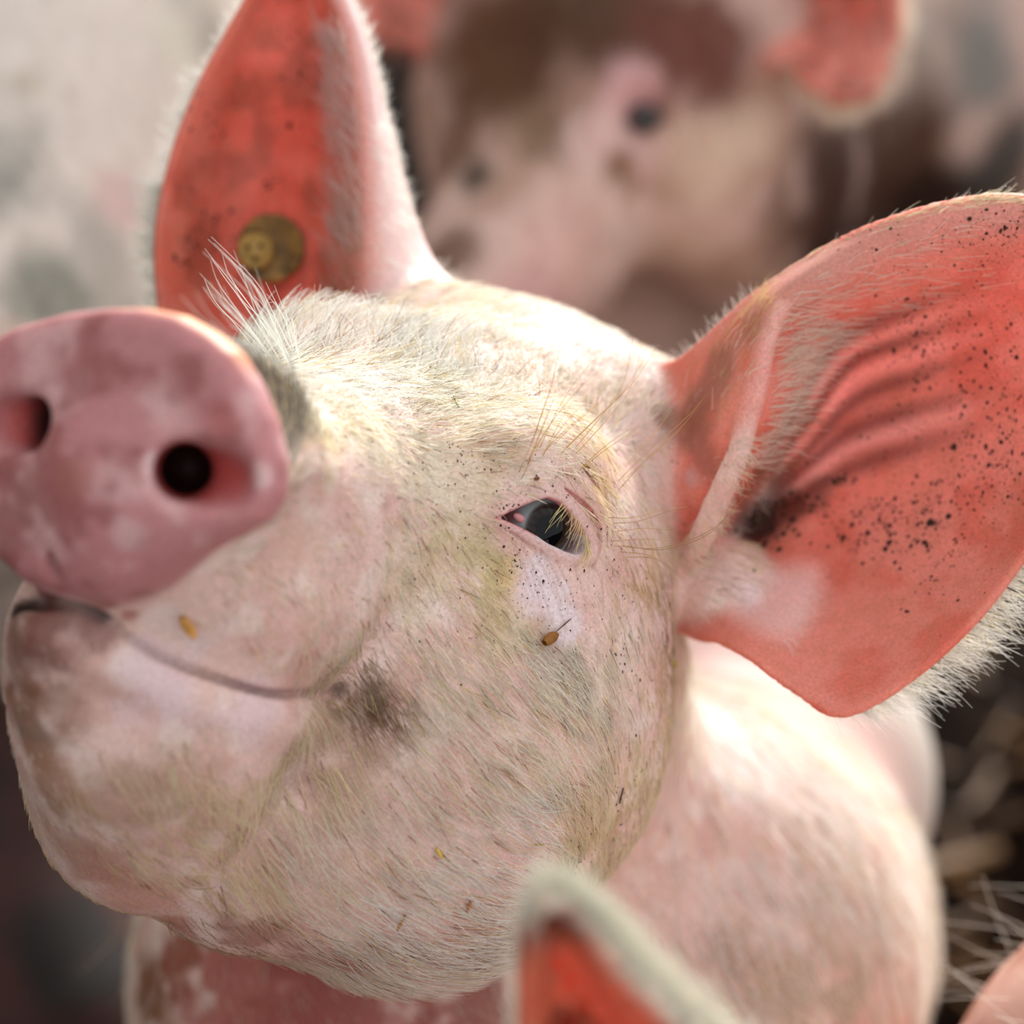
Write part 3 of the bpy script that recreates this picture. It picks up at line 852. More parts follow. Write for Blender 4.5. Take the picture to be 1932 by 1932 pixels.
near_eye = 1 - sstep(np.where(((cen - c_eye) ** 2).sum(1) < 16, do, 9), 0.2, 0.9)
mth = 1 - sstep(poly(cen, c_mouth[:16], 0.0), 0.3, 0.8)
dens = val[:, 4] * seen * (1 - sstep(fw, 0.05, 0.5)) * (1 - sstep(fn_, 0.02, 0.2)) * (1 - sstep(((cen - DC) @ dn), -2.6, -2.0) * (polygon2(((cen - DC) @ DR.T)[:, :2], DISC) < 0.6)) * (np.minimum.reduce([cap(cen, n_[0], n_[2], n_[3]) for n_ in NOSTRILS]) > 0.5) * (1 - near_eye) * (1 - mth)
dens *= 0.55 + 0.9 * sstep(fbm(cen + 9, 1.1), 0.35, 0.65)
rt, k = tri_sample(V, F, dens * 0.9)
hv = idw(rt, ga, gv)
L = hv[:, 2] * rng.uniform(0.55, 1.2, len(rt))
lift = hv[:, 3] * rng.uniform(0.4, 1.5, len(rt))
pts = comb(rt, N[k], hv[:, :2] / np.maximum(np.linalg.norm(hv[:, :2], axis=1)[:, None], .1), L, lift)
hc = hv[:, 5:8] * rng.uniform(0.7, 1.15, (len(rt), 1))
pick = rng.random(len(rt))
hc = np.where((pick < 0.045)[:, None], lin(BRN) * rng.uniform(.6, 1.2, (len(rt), 1)), hc)
hc = np.where((pick > 0.90)[:, None], lin((230, 214, 168)), hc)
fur = hair_obj('fur', pts, np.array([0.0165, 0.005]), np.clip(hc, 0, 1), po)
print('hairs', len(rt), time.time() - T0)

# hair of the ears: fringes on the rims, long hair across the mouth of the ear
def ear_hair(e, name, rows, wide=0.011):
    """rows: (s0, s1, t0, t1, number, direction right/down, toward-camera, length, jitter, colour, side)"""
    P_, Cc = [], []
    nu, nv = e.G.shape[:2]
    for s0, s1, t0, t1, n, dx, dy, dz, ln, jit, c, side in rows:
        s_ = rng.uniform(s0, s1, n); t_ = rng.uniform(t0, t1, n)
        i = np.clip((s_ * (nu - 1)), 0, nu - 2); j = np.clip(t_ * (nv - 1), 0, nv - 2)
        i0, j0 = i.astype(int), j.astype(int); fi, fj = (i - i0)[:, None], (j - j0)[:, None]
        A, B_, C_, D_ = e.G[i0, j0], e.G[i0 + 1, j0], e.G[i0, j0 + 1], e.G[i0 + 1, j0 + 1]
        p = (A * (1 - fi) + B_ * fi) * (1 - fj) + (C_ * (1 - fi) + D_ * fi) * fj
        nn = np.cross(B_ - A, C_ - A); nn /= np.linalg.norm(nn, axis=1)[:, None]
        nn *= np.sign(nn[:, 2:3]) * side
        d = np.array([dx, -dy, dz]) + rng.normal(0, jit, (n, 3))
        d /= np.linalg.norm(d, axis=1)[:, None]
        l = (ln * rng.uniform(0.5, 1.25, n))[:, None]
        bend = rng.normal(0, 0.12, (n, 3)) + np.array([0, -0.12, 0])
        x = np.linspace(0, 1, 5)
        P_.append(np.stack([p + nn * 0.2 + l * (d * q + bend * q * q + nn * (0.25 * q * (1 - q))) for q in x], 1))
        Cc.append(np.tile(lin(c), (n, 1)) * rng.uniform(0.75, 1.1, (n, 1)))
    return hair_obj(name, np.concatenate(P_), np.array([wide, 0.004]), np.clip(np.concatenate(Cc), 0, 1), po)
GRY = (205, 206, 196)
ear_hair(EAR_L, 'ear_hair', [
    (.55, .95, .97, 1.0, 620, .9, .25, -.2, 1.7, .18, WHT, -1), (.35, .6, .97, 1.0, 260, .75, .5, -.25, 1.2, .2, WHT, -1), (.6, .98, .9, .99, 320, .85, .35, -.2, 1.5, .2, YEL, -1),
    (.0, .35, .0, .04, 330, -.05, -.95, -.2, 1.0, .22, WHT, -1), (.3, .95, .0, .03, 620, .75, -.45, -.1, .9, .2, GRY, -1), (.35, .95, .0, .10, 500, .9, -.25, .1, .9, .15, YEL, 1),
    (.03, .4, .04, .2, 420, .5, -.75, .2, 1.0, .18, GLD, 1), (.05, .3, .05, .18, 200, .6, -.55, .3, 1.1, .18, CRM, 1),
    (.12, .45, .24, .34, 420, .85, -.3, .25, 1.5, .2, CRM, 1), (.3, .75, .16, .32, 360, .9, -.35, .15, 1.3, .18, CRM, 1), (.05, .25, .3, .42, 220, .8, .1, .4, 1.2, .25, (170, 130, 100), 1),
    (.1, .45, .78, .95, 460, .35, .85, .15, 1.0, .2, WHT, 1), (.4, .9, .85, .97, 380, .75, .45, .1, .8, .18, (230, 190, 170), 1), (.2, .6, .6, .8, 160, .5, .7, .1, .6, .2, (230, 180, 160), 1),
    (.8, 1., .02, .2, 260, .8, .3, .1, .9, .25, (170, 140, 110), 1),
])
ear_hair(EAR_R, 'ear_hair', [
    (.1, .75, .0, .03, 700, -.55, -.65, -.5, 1.1, .2, WHT, -1), (.0, .45, .0, .02, 420, -.75, -.5, -.4, 1.4, .2, GRY, -1), (.6, .95, .0, .03, 260, -.5, -.8, -.3, .6, .15, WHT, -1),
    (.15, .75, .60, .76, 800, -.35, -.85, .25, 1.2, .2, (236, 214, 206), 1), (.02, .3, .62, .75, 300, -.1, -.95, .3, 1.4, .22, (214, 190, 174), 1),
    (.2, .98, .9, 1.0, 520, .3, -.9, 0, .6, .2, WHT, 1), (.05, .5, .75, .92, 300, .6, .2, .1, .7, .2, WHT, 1), (.0, .1, .9, 1.0, 60, .75, -.7, 0, 1.3, .2, WHT, -1),
])

# single long bristles, traced one by one
def long_hairs(name, list_, c, rad=(0.017, 0.005), jit=0.0, times=1, label=None):
    P_ = []
    for h_ in list_:
        for r_ in range(times):
            pts_ = np.array(h_, float)
            off = rng.normal(0, jit, (1, 2)); pts_[:, :2] += off + np.linspace(0, 1, len(pts_))[:, None] * rng.normal(0, jit * 1.6, (1, 2))
            root = hit(pig, [pts_[0, 0]], [pts_[0, 1]])[0]
            z0 = root[2]
            q = [root] + [P(u, v, z0 + dz) for u, v, dz in pts_[1:]]
            P_.append(resample(np.array(q), 8))
    return hair_obj(name, np.array(P_), np.array(rad), np.tile(lin(c), (len(P_), 1)) * rng.uniform(.8, 1.1, (len(P_), 1)), po)
long_hairs('brow_bristles', [
    [(560, 690, 0), (520, 600, 2), (490, 540, 3), (412, 460, 3)], [(548, 695, 0), (500, 610, 2), (470, 540, 3), (444, 486, 3)], [(540, 690, 0), (470, 590, 2), (430, 540, 3), (400, 500, 3)],
    [(530, 700, 0), (470, 620, 2), (420, 560, 3), (402, 524, 3)], [(520, 705, 0), (450, 630, 1), (405, 590, 2), (378, 552, 3)], [(550, 680, 0), (530, 620, 1), (505, 580, 2), (488, 556, 2)],
    [(540, 700, 0), (500, 640, 1), (455, 600, 2), (440, 575, 2)], [(520, 715, 0), (470, 650, 1), (440, 640, 2), (420, 640, 2)], [(556, 680, 0), (545, 640, 1), (540, 600, 2), (532, 600, 2)],
], (224, 228, 222), jit=9, times=5)
long_hairs('brow_bristles', [
    [(1000, 830, 0), (1015, 780, 1), (1030, 730, 2), (1042, 660, 3)], [(1010, 850, 0), (1040, 790, 1), (1080, 730, 2), (1118, 690, 2)], [(1020, 860, 0), (1050, 800, 1), (1075, 760, 2)],
    [(1060, 850, 0), (1120, 790, 1), (1190, 720, 2), (1238, 645, 3)], [(1080, 860, 0), (1130, 800, 1), (1170, 740, 2), (1188, 655, 3)], [(1040, 845, 0), (1080, 800, 1), (1150, 740, 2)],
    [(1000, 880, 0), (1030, 820, 1), (1055, 770, 1)], [(980, 890, 0), (1010, 830, 1), (1030, 790, 1)], [(1090, 880, 0), (1140, 840, 1), (1190, 810, 2)],
    [(1170, 920, 0), (1230, 860, 1), (1300, 800, 2), (1345, 750, 2)], [(1180, 900, 0), (1240, 840, 1), (1276, 800, 2)],
    [(1150, 990, 0), (1200, 985, 1), (1260, 965, 1), (1300, 955, 1)], [(1160, 1020, 0), (1240, 1028, 1), (1330, 1000, 2), (1392, 940, 2)], [(1150, 1010, 0), (1220, 1005, 1), (1280, 1010, 1)],
    [(1170, 1040, 0), (1230, 1040, 1), (1290, 1075, 1)],
], (176, 140, 88), rad=(0.014, 0.004), jit=7, times=2)
long_hairs('chin_bristles', [
    [(238, 1728, 0), (215, 1770, 1), (180, 1810, 1), (145, 1838, 1)], [(262, 1740, 0), (255, 1800, 1), (240, 1860, 1), (216, 1892, 1)], [(280, 1742, 0), (285, 1800, 1), (325, 1850, 1), (346, 1918, 1)],
    [(290, 1744, 0), (300, 1800, 1), (330, 1835, 1)], [(300, 1745, 0), (315, 1780, 1), (330, 1810, 1)], [(250, 1735, 0), (245, 1770, 1), (242, 1800, 1)], [(320, 1745, 0), (322, 1765, 1), (328, 1775, 1)],
], (206, 170, 140), rad=(0.016, 0.006), jit=4, times=2)

# ---------------------------------------------------------------- the eye
gaze = hit(lambda p: cap(p, EYE_C, EYE_C + n_eye * .01, EYE_RAD), [1044], [1001])[0] - EYE_C; gaze /= np.linalg.norm(gaze)
ea = np.cross([0.45, 0.9, 0], gaze); ea /= np.linalg.norm(ea); eb = np.cross(gaze, ea)
nt_, np_ = 72, 64
th = np.linspace(0, math.pi, nt_); ph = np.linspace(0, 2 * math.pi, np_, endpoint=False)
TH, PH = np.meshgrid(th, ph, indexing='ij')
bulge = 1 + 0.05 * np.exp(-(TH / 0.62) ** 4)
EV = EYE_C + EYE_RAD * bulge[..., None] * (np.cos(TH)[..., None] * gaze + np.sin(TH)[..., None] * (np.cos(PH)[..., None] * ea + np.sin(PH)[..., None] * eb))
EV = EV.reshape(-1, 3)
ii, jj = np.meshgrid(np.arange(nt_ - 1), np.arange(np_), indexing='ij')
a_ = (ii * np_ + jj).ravel(); b_ = (ii * np_ + (jj + 1) % np_).ravel()
EF = np.stack([a_, a_ + np_, b_ + np_, b_], 1)
thf = TH.ravel(); phf = PH.ravel()
ec = np.tile(lin((140, 150, 152)), (len(EV), 1))
ec = mixc(ec, (150, 110, 108), sstep(thf, 0.85, 1.2))
ec = mixc(ec, (62, 54, 52), 1 - sstep(thf, 0.68, 0.75))
ec = mixc(ec, (24, 17, 14), (1 - sstep(thf, 0.58, 0.68)) * (0.6 + 0.4 * np.sin(phf * 23) ** 2))
pup = np.hypot(np.cos(phf) * thf / 0.50, np.sin(phf) * thf / 0.36)
ec = mixc(ec, (6, 6, 9), 1 - sstep(pup, 0.9, 1.1))
em = bpy.data.materials.new('wet eye'); em.use_nodes = True
b = em.node_tree.nodes['Principled BSDF']; at = em.node_tree.nodes.new('ShaderNodeAttribute'); at.attribute_name = 'Col'
em.node_tree.links.new(at.outputs['Color'], b.inputs['Base Color'])
b.inputs['Roughness'].default_value = 0.05; b.inputs['Specular IOR Level'].default_value = 0.22
eye = mesh_obj('eye', EV, EF, em, po)
set_attr(eye, 'Col', ec, 'FLOAT_COLOR')
# the pink fold in the inner corner
def blob(name, c, r, mat, parent, rot=None, n=14):
    th = np.linspace(0, math.pi, n); ph = np.linspace(0, 2 * math.pi, 2 * n, endpoint=False)
    T_, Q_ = np.meshgrid(th, ph, indexing='ij')
    v = np.stack([np.sin(T_) * np.cos(Q_), np.sin(T_) * np.sin(Q_), np.cos(T_)], -1).reshape(-1, 3) * np.asarray(r, float)
    v = v * (1 + 0.25 * (fbm(v + np.asarray(c), 1.3 / max(r)) - 0.5))[:, None]
    if rot is not None: v = v @ rot
    ii, jj = np.meshgrid(np.arange(n - 1), np.arange(2 * n), indexing='ij')
    a = (ii * 2 * n + jj).ravel(); b = (ii * 2 * n + (jj + 1) % (2 * n)).ravel()
    return mesh_obj(name, v + np.asarray(c, float), np.stack([a, a + 2 * n, b + 2 * n, b], 1), mat, parent)
WETPINK = plain('wet pink lid', (205, 138, 140), 0.2, coat=0.6, vary=0.12, grain=500)
c_in = hit(lambda p: cap(p, EYE_C, EYE_C + n_eye * .01, EYE_RAD + .02), [982], [978])[0]
blob('inner_lid', c_in, (0.34, 0.16, 0.12), WETPINK, eye, np.stack([te * .9 - tu * .35, tu, n_eye]))
# lashes
lash = []
for i, q in enumerate(np.linspace(0.26, 1.0, 30)):
    pth = resample(np.array([(1022, 938, 0), (1050, 946, 0), (1074, 966, 0), (1094, 992, 0), (1107, 1022, 0), (1110, 1040, 0)], float), 40)
    a = pth[int(q * 39)]
    root = hit(pig, [a[0] + rng.normal(2, 2)], [a[1] + rng.normal(-2, 2)])[0]
    ln = rng.uniform(0.55, 0.95)
    d = np.array([-0.40 + 0.85 * (q - .3) + rng.normal(0, .22), -0.5 + rng.normal(0, .14), 0.8]); d /= np.linalg.norm(d)
    cv = np.array([-0.32 + rng.normal(0, .14), -0.5 + rng.normal(0, .1), -0.3])
    lash.append(np.stack([root + ln * (d * x + cv * x * x) for x in np.linspace(0, 1, 7)]))
hair_obj('eyelashes', np.array(lash), np.array([0.021, 0.005]), np.tile(lin((244, 230, 168)), (len(lash), 1)) * rng.uniform(.7, 1.1, (len(lash), 1)), po)

# ---------------------------------------------------------------- the button tag in the raised ear
tg = hit(pig, [518, 494], [470, 477])
tn = grad(EAR_R.sdf, tg[:1])[0]; tn /= np.linalg.norm(tn); tn = tn + np.array([0, 0, 1.6]); tn /= np.linalg.norm(tn)
ta = np.cross([0, 1, 0], tn); ta /= np.linalg.norm(ta); tb = np.cross(tn, ta)
def lathe(name, c, prof, mat, parent, n=40):
    prof = np.array(prof, float); m = len(prof)
    ph = np.linspace(0, 2 * math.pi, n, endpoint=False)
    v = np.array([c + ta * r * math.cos(q) + tb * r * math.sin(q) + tn * z for r, z in prof for q in ph])
    ii, jj = np.meshgrid(np.arange(m - 1), np.arange(n), indexing='ij')
    a = (ii * n + jj).ravel(); b = (ii * n + (jj + 1) % n).ravel()
    return mesh_obj(name, v, np.stack([a, b, b + n, a + n], 1), mat, parent)
TAGM = plain('soiled yellow plastic', (128, 96, 44), 0.5, grain=160, vary=0.8)
TAGL = plain('yellow plastic stud', (176, 142, 72), 0.45, grain=200, vary=0.25)
TAGD = plain('dark hole in the stud', (40, 26, 14), 0.8)
t0 = tg[0] + tn * 0.6
tag_o = lathe('ear_tag', t0, [(0, -0.3), (1.38, -0.3), (1.42, 0.1), (1.38, 0.24), (1.24, 0.27), (1.12, 0.18), (0.5, 0.14), (0.0, 0.14)], TAGM, po)
t1 = t0 + ta * -0.58 + tb * -0.12
lathe('stud', t1, [(0.74, 0.1), (0.72, 0.5), (0.62, 0.58), (0.52, 0.5), (0.44, 0.46), (0.40, 0.56), (0.30, 0.6), (0.0, 0.6)], TAGL, tag_o)
for q in (0.6, 2.7, 4.8):
    lathe('stud_hole', t1 + ta * 0.3 * math.cos(q) + tb * 0.3 * math.sin(q), [(0.0, 0.615), (0.10, 0.615), (0.12, 0.57)], TAGD, tag_o, 12)
# ---------------------------------------------------------------- muck specks and scraps on the skin
MUCK = plain('dried muck', (58, 34, 20), 0.9, vary=0.5, grain=400)
def specks(name, spots, mat, parent):
    """small flat crumbs stuck to the skin: (u, v, spread px, number, size cm, squash)"""
    vs, fs = [], []
    for u0, v0, sp, n, sz, ang in spots:
        uv = np.array([u0, v0]) + rng.normal(0, 1, (n, 2)) * np.asarray(sp)
        hp = hit(pig, uv[:, 0], uv[:, 1])
        g = grad(pig, hp); g /= np.maximum(np.linalg.norm(g, axis=1)[:, None], 1e-6)
        for p, nn in zip(hp, g):
            if p[2] < -25: continue
            a = np.cross(nn, [math.sin(ang), math.cos(ang), 0.1]); a /= np.linalg.norm(a); b = np.cross(nn, a)
            r = sz * rng.lognormal(0, 0.45)
            q = 6
            o = len(vs)
            el = rng.uniform(0.5, 1.0)
            for i in range(q):
                an = i / q * 2 * math.pi; rr = r * rng.uniform(0.7, 1.2)
                vs.append(p + nn * 0.012 + a * rr * math.cos(an) * el + b * rr * math.sin(an))
            vs.append(p + nn * (0.012 + 0.35 * r))
            for i in range(q):
                fs.append((o + i, o + (i + 1) % q, o + q))
    o = mesh_obj(name, np.array(vs), np.array(fs), mat, parent)
    o['kind'] = 'stuff'
    return o
specks('muck_specks', [
    (1720, 600, (40, 35), 60, .045, 0), (1740, 690, (25, 35), 50, .045, 0), (1640, 660, (90, 40), 40, .03, 0), (1830, 620, (60, 60), 60, .04, 0), (1880, 740, (40, 70), 70, .045, 0),
    (1700, 780, (60, 30), 30, .04, 0), (1650, 960, (60, 14), 50, .04, 1.4), (1590, 905, (20, 5), 26, .04, 1.4), (1660, 990, (50, 20), 40, .06, 0), (1740, 980, (50, 40), 60, .05, 0), (1690, 1030, (60, 30), 50, .05, 0),
    (1780, 1050, (30, 50), 40, .04, .5), (1850, 850, (50, 60), 80, .05, 0), (1800, 900, (60, 40), 60, .04, 0), (1600, 700, (70, 60), 24, .03, 0), (1750, 450, (90, 30), 60, .03, 0), (1890, 430, (40, 30), 70, .035, .5),
    (1705, 1152, (8, 3), 5, .05, 1.4), (1450, 1000, (24, 18), 60, .06, 1), (1500, 950, (40, 14), 40, .05, 1.3), (1430, 970, (16, 16), 40, .07, 0), (1580, 905, (14, 4), 20, .05, 1.4), (1660, 860, (100, 60), 40, .03, 0), (1800, 1000, (60, 60), 40, .035, 0), (1600, 1010, (70, 30), 50, .035, 0), (1850, 560, (70, 60), 90, .03, 0), (1750, 800, (110, 90), 120, .022, 0), (1720, 1000, (110, 70), 140, .022, 0), (1800, 520, (110, 60), 110, .02, 0), (1900, 900, (40, 60), 70, .035, 0),
], MUCK, po)
specks('muck_specks', [
    (900, 860, (45, 35), 110, .022, 0), (1000, 1070, (35, 50), 130, .020, .3), (950, 1040, (25, 40), 90, .022, .3), (1060, 1130, (40, 60), 90, .018, .3), (820, 960, (70, 70), 110, .020, .3), (720, 840, (70, 40), 60, .02, .6),
    (1090, 880, (30, 30), 40, .025, .8), (1180, 1100, (50, 90), 110, .026, .3), (1230, 1020, (50, 60), 60, .022, .5), (1150, 900, (60, 40), 50, .024, .8), (870, 1200, (70, 60), 70, .02, .4), (1080, 1230, (60, 30), 40, .026, .5),
    (1190, 1480, (30, 60), 60, .03, .4), (1110, 1600, (30, 25), 70, .034, .4), (1280, 1300, (16, 50), 30, .026, .2), (1150, 1700, (50, 50), 90, .026, .4), (1230, 1760, (40, 60), 70, .025, .5), (1180, 1250, (20, 40), 26, .04, .2),
    (1165, 1500, (5, 14), 12, .045, .2), (1094, 1612, (4, 10), 10, .05, .2), (1020, 930, (40, 30), 40, .02, .5), (960, 960, (14, 8), 26, .024, 1.2),
], MUCK, po)
EARMUCK = plain('rusty muck in the far ear', (96, 40, 22), 0.9, vary=0.5, grain=300)
specks('muck_specks', [(600, 120, (22, 40), 30, .06, .4), (570, 200, (40, 40), 20, .05, .4), (390, 240, (26, 40), 22, .06, .4), (400, 430, (26, 40), 50, .07, .4), (360, 480, (18, 24), 30, .07, .4), (515, 345, (14, 8), 8, .07, 1), (560, 60, (30, 30), 16, .05, 0)], EARMUCK, po)

def crumb(name, uv, length, width, ang, c, label, cat, lift=0.06, curved=0.0, group=None):
    """a scrap of straw or feed lying on the pig"""
    p = hit(pig, [uv[0]], [uv[1]])[0]
    n = grad(pig, p[None])[0]; n /= np.linalg.norm(n)
    d = np.array([math.cos(ang), math.sin(ang), 0]); d -= n * (d @ n); d /= np.linalg.norm(d); s_ = np.cross(n, d)
    vs, fs = [], []
    m, k = 6, 6
    for i in range(m):
        x = i / (m - 1) - 0.5
        w = width * (1 - 1.2 * x * x * (1 if i not in (0, m - 1) else 1.6))
        for j in range(k):
            q = j / k * 2 * math.pi
            vs.append(p + n * (lift + width * 0.4 + 0.35 * width * math.sin(q)) + d * length * x + s_ * (0.5 * w * math.cos(q) + curved * (x * x * 4 - 1) * length) * rng.uniform(.9, 1.1))
    for i in range(m - 1):
        for j in range(k):
            fs.append((i * k + j, i * k + (j + 1) % k, (i + 1) * k + (j + 1) % k, (i + 1) * k + j))
    o = len(vs); vs += [np.mean(vs[:k], 0), np.mean(vs[-k:], 0)]
    fs += [(j, o, o, (j + 1) % k) for j in range(0)]
    V_ = np.array(vs); F_ = np.array(fs)
    me_o = mesh_obj(name, V_, F_, plain(label.split(' ')[0] + ' scrap ' + str(uv[0]), c, 0.6, vary=0.35, grain=300))
    if group is None: tag(me_o, label, cat)
    else: tag(me_o, label, cat, group)
    return me_o
GR = 'scraps stuck to the pig in focus'
for a in [
    ('straw_scrap', (859, 762), .62, .10, 1.5, (122, 116, 34), 'short green straw scrap upright on the forehead fur', 'straw'),
    ('feed_crumb', (1032, 1206), .62, .42, .5, (146, 94, 30), 'square brown feed crumb on the cheek below the wrinkled eye', 'crumb'),
    ('feed_crumb', (1268, 1253), .24, .18, .2, (176, 160, 50), 'tiny yellow feed crumb on bare skin before the open ear', 'crumb'),
    ('straw_scrap', (757, 1737), .78, .13, 1.25, (186, 140, 74), 'golden straw scrap on the lower jaw, longest one there', 'straw'),
    ('straw_scrap', (882, 1706), .46, .16, 1.45, (164, 112, 66), 'brown straw scrap low on the jaw beside a golden one', 'straw'),
    ('feed_crumb', (355, 1175), .95, .36, 1.85, (236, 168, 84), 'orange feed flake on the upper lip beneath the snout', 'crumb'),
    ('straw_scrap', (828, 1608), .42, .14, 2.1, (214, 182, 84), 'yellow straw scrap on pale cheek fur above the jaw', 'straw'),
    ('feed_crumb', (1102, 885), .24, .18, .4, (140, 100, 44), 'brown feed crumb lodged in the eyelid fold', 'crumb'),
    ('straw_scrap', (1010, 904), .2, .14, .3, (130, 74, 40), 'rust brown scrap on the pink upper eyelid', 'straw'),
    ('straw_scrap', (820, 700), .42, .10, -.4, (158, 150, 70), 'bent olive straw scrap lying across white forehead fur', 'straw'),
    ('straw_scrap', (1168, 1500), .6, .08, 1.3, (52, 38, 32), 'thin dark stalk scrap at the dirty cheek edge', 'straw'),
    ('straw_scrap', (1060, 1180), .9, .05, .45, (92, 66, 44), 'curved dark hair-thin stalk above the square brown crumb', 'straw'),
    ('feed_crumb', (1705, 1322), .5, .22, -.4, (232, 180, 130), 'peach coloured feed crumb under the big open ear', 'crumb'),
    ('straw_scrap', (1014, 1592), .5, .06, -.2, (168, 150, 70), 'thin greenish straw scrap at the cheek crease', 'straw'),
]:
    o = crumb(*a)
    o['group'] = GR

# ---------------------------------------------------------------- the other pigs of the pen
def frame_from(M, e, f):
    e = np.asarray(e, float); f = np.asarray(f, float)
    e = e / np.linalg.norm(e); f = f - e * (f @ e); f /= np.linalg.norm(f)
    u = np.cross(f, e)
    return np.stack([e, f, u])
def other_pig(name, fn, lo, hi, h, paint, label, sss_fn=None, mat=None):
    V_, F_ = surface(fn, lo, hi, h)
    o = mesh_obj(name, V_, F_, mat or SKIN)
    set_attr(o, 'Col', paint(V_), 'FLOAT_COLOR')
    set_attr(o, 'sss', sss_fn(V_) if sss_fn else np.full(len(V_), 0.1), 'FLOAT')
    tag(o, label, 'pig', 'other pigs in the pen')
    print(name, len(V_), time.time() - T0)
    return o, V_, F_
def legs(d, p, tops, r0=6.0, r1=3.6, k=4):
    for b in tops:
        d = smin(d, cap(p, b, drop(b), r0, r1), k)
    return d

# pig behind, facing us: face between the two ears of the first one
M2 = P(1045, 190, -58)
R2 = frame_from(M2, (0.82, -0.06, 0.52), (-0.40, -0.80, 0.45))
B_EAR = Sheet([
    [(1330, -150, -58), (1360, -60, -60), (1385, 20, -60), (1400, 110, -57)],
    [(1450, -150, -55), (1470, -60, -59), (1480, 40, -58), (1475, 120, -54)],
    [(1570, -140, -53), (1590, -50, -56), (1590, 70, -55), (1565, 200, -51)],
    [(1680, -90, -52), (1695, -20, -53), (1700, 60, -53), (1665, 160, -50)],
], 30, 30, 0.34, 0.26)
B_EAR2 = Sheet([
    [(860, -160, -64), (850, -90, -65), (845, -20, -65), (850, 60, -62)],
    [(800, -160, -61), (790, -90, -64), (785, -20, -63), (790, 88, -60)],
    [(700, -160, -58), (690, -90, -60), (690, -20, -60), (700, 84, -57)],
    [(640, -130, -56), (630, -80, -57), (630, -40, -57), (650, 30, -56)],
], 30, 30, 0.34, 0.26)
TR2 = [P(1420, 60, -88), P(1900, 180, -112), P(2300, 260, -135)]
EYE2 = P(1216, 221, -49)
def pig2_core(p):
    d, q, a = head_base(p, M2, R2, 1.14)
    d = d * 1.14
    d = smin(d, cap(p, M2 + R2.T @ np.array([0, -9, -5]), TR2[0], 10, 15), 6)
    d = smin(d, poly(p, np.array(TR2), [17, 20, 18]), 8)
    d = smin(d, ell(p, P(1330, 130, -62), (5, 5, 6)), 4)
    return d
def pig2(p):
    d = pig2_core(p)
    d = legs(d, p, [TR2[0] + np.array([-7, -8, 0]), TR2[0] + np.array([7, -8, 0]), TR2[2] + np.array([-7, -8, 0]), TR2[2] + np.array([7, -8, 0])])
    e = EYE2L
    d = smax(d, -(np.sqrt(((p - e) ** 2).sum(1)) - 1.3), 1.2)
    for s_ in (B_EAR, B_EAR2):
        d = smin(d, s_.sdf(p, 2.0), 1.2)
    return d
EYE2L = hit(pig2_core, [1216], [221])[0]
def paint2(V_):
    c = np.tile(lin((214, 184, 172)), (len(V_), 1))
    n = fbm(V_, 0.22)
    c = mixc(c, (150, 108, 72), sstep(n, 0.52, 0.66) * 0.5)
    c = daub(V_, c, pig2_core, [  # mud browns, deepened to paint in the dimness back here
        (940, 90, 260, (98, 64, 36), .97), (1120, 30, 220, (86, 52, 30), .97), (1330, 90, 170, (106, 52, 34), .97), (850, 300, 120, (116, 78, 50), .9), (900, 330, 62, (66, 52, 40), .95), (850, 480, 90, (104, 68, 44), .85),
        (1010, 250, 90, (124, 94, 64), .8), (1180, 170, 85, (216, 172, 172), .95), (1130, 250, 80, (226, 196, 190), .8), (1230, 290, 70, (206, 170, 164), .7), (1165, 320, 40, (120, 80, 40), .9), (1190, 360, 36, (132, 92, 52), .7),
        (1330, 300, 110, (222, 200, 180), .8), (1420, 250, 80, (216, 196, 176), .8), (1050, 470, 150, (214, 176, 166), .8), (1250, 480, 120, (212, 182, 164), .7), (1000, 580, 120, (196, 150, 146), .7),
        (1560, 420, 200, (74, 40, 24), .97), (1700, 300, 220, (84, 50, 32), .95), (1780, 480, 240, (40, 22, 15), .97), (1640, 560, 220, (44, 22, 15), .97), (1500, 640, 160, (52, 28, 20), .95), (1580, 330, 190, (74, 40, 24), .97), (1550, 500, 170, (60, 32, 22), .97), (1720, 420, 190, (52, 30, 20), .97), (1640, 250, 110, (92, 56, 38), .9), (1480, 560, 70, (120, 78, 60), .6), (1720, 90, 120, (168, 160, 150), .6), (1850, 100, 160, (130, 130, 124), .85), (1900, 300, 110, (70, 66, 60), .9),
        (1216, 221, 26, (40, 30, 30), .9),
    ], nf=0.3, rough=0.5)
    for s_ in (B_EAR, B_EAR2):
        w, uv, sd = ear_info(s_, V_, 1.5)
        c = c * (1 - w[:, None]) + mixc(np.tile(lin((226, 140, 124)), (len(V_), 1)), (150, 80, 60), sstep(fbm(V_, .5), .5, .7) * .6) * w[:, None]
    return c
def sss2(V_):
    w = np.full(len(V_), 0.1)
    for s_ in (B_EAR, B_EAR2):
        w = np.maximum(w, ear_info(s_, V_, 1.5)[0])
    return w
p2, V2, F2 = other_pig('pig', pig2, (-28, -150, -150), (56, 52, -34), 0.75, paint2, 'muddy brown-faced pig standing behind, its own pink ear drooping at the top', sss2)
blob('eye', EYE2L + np.array([0, 0, -0.9]), (1.0, 0.8, 1.0), plain('dark eye of the pig behind', (14, 12, 14), 0.1, coat=1.0), p2)
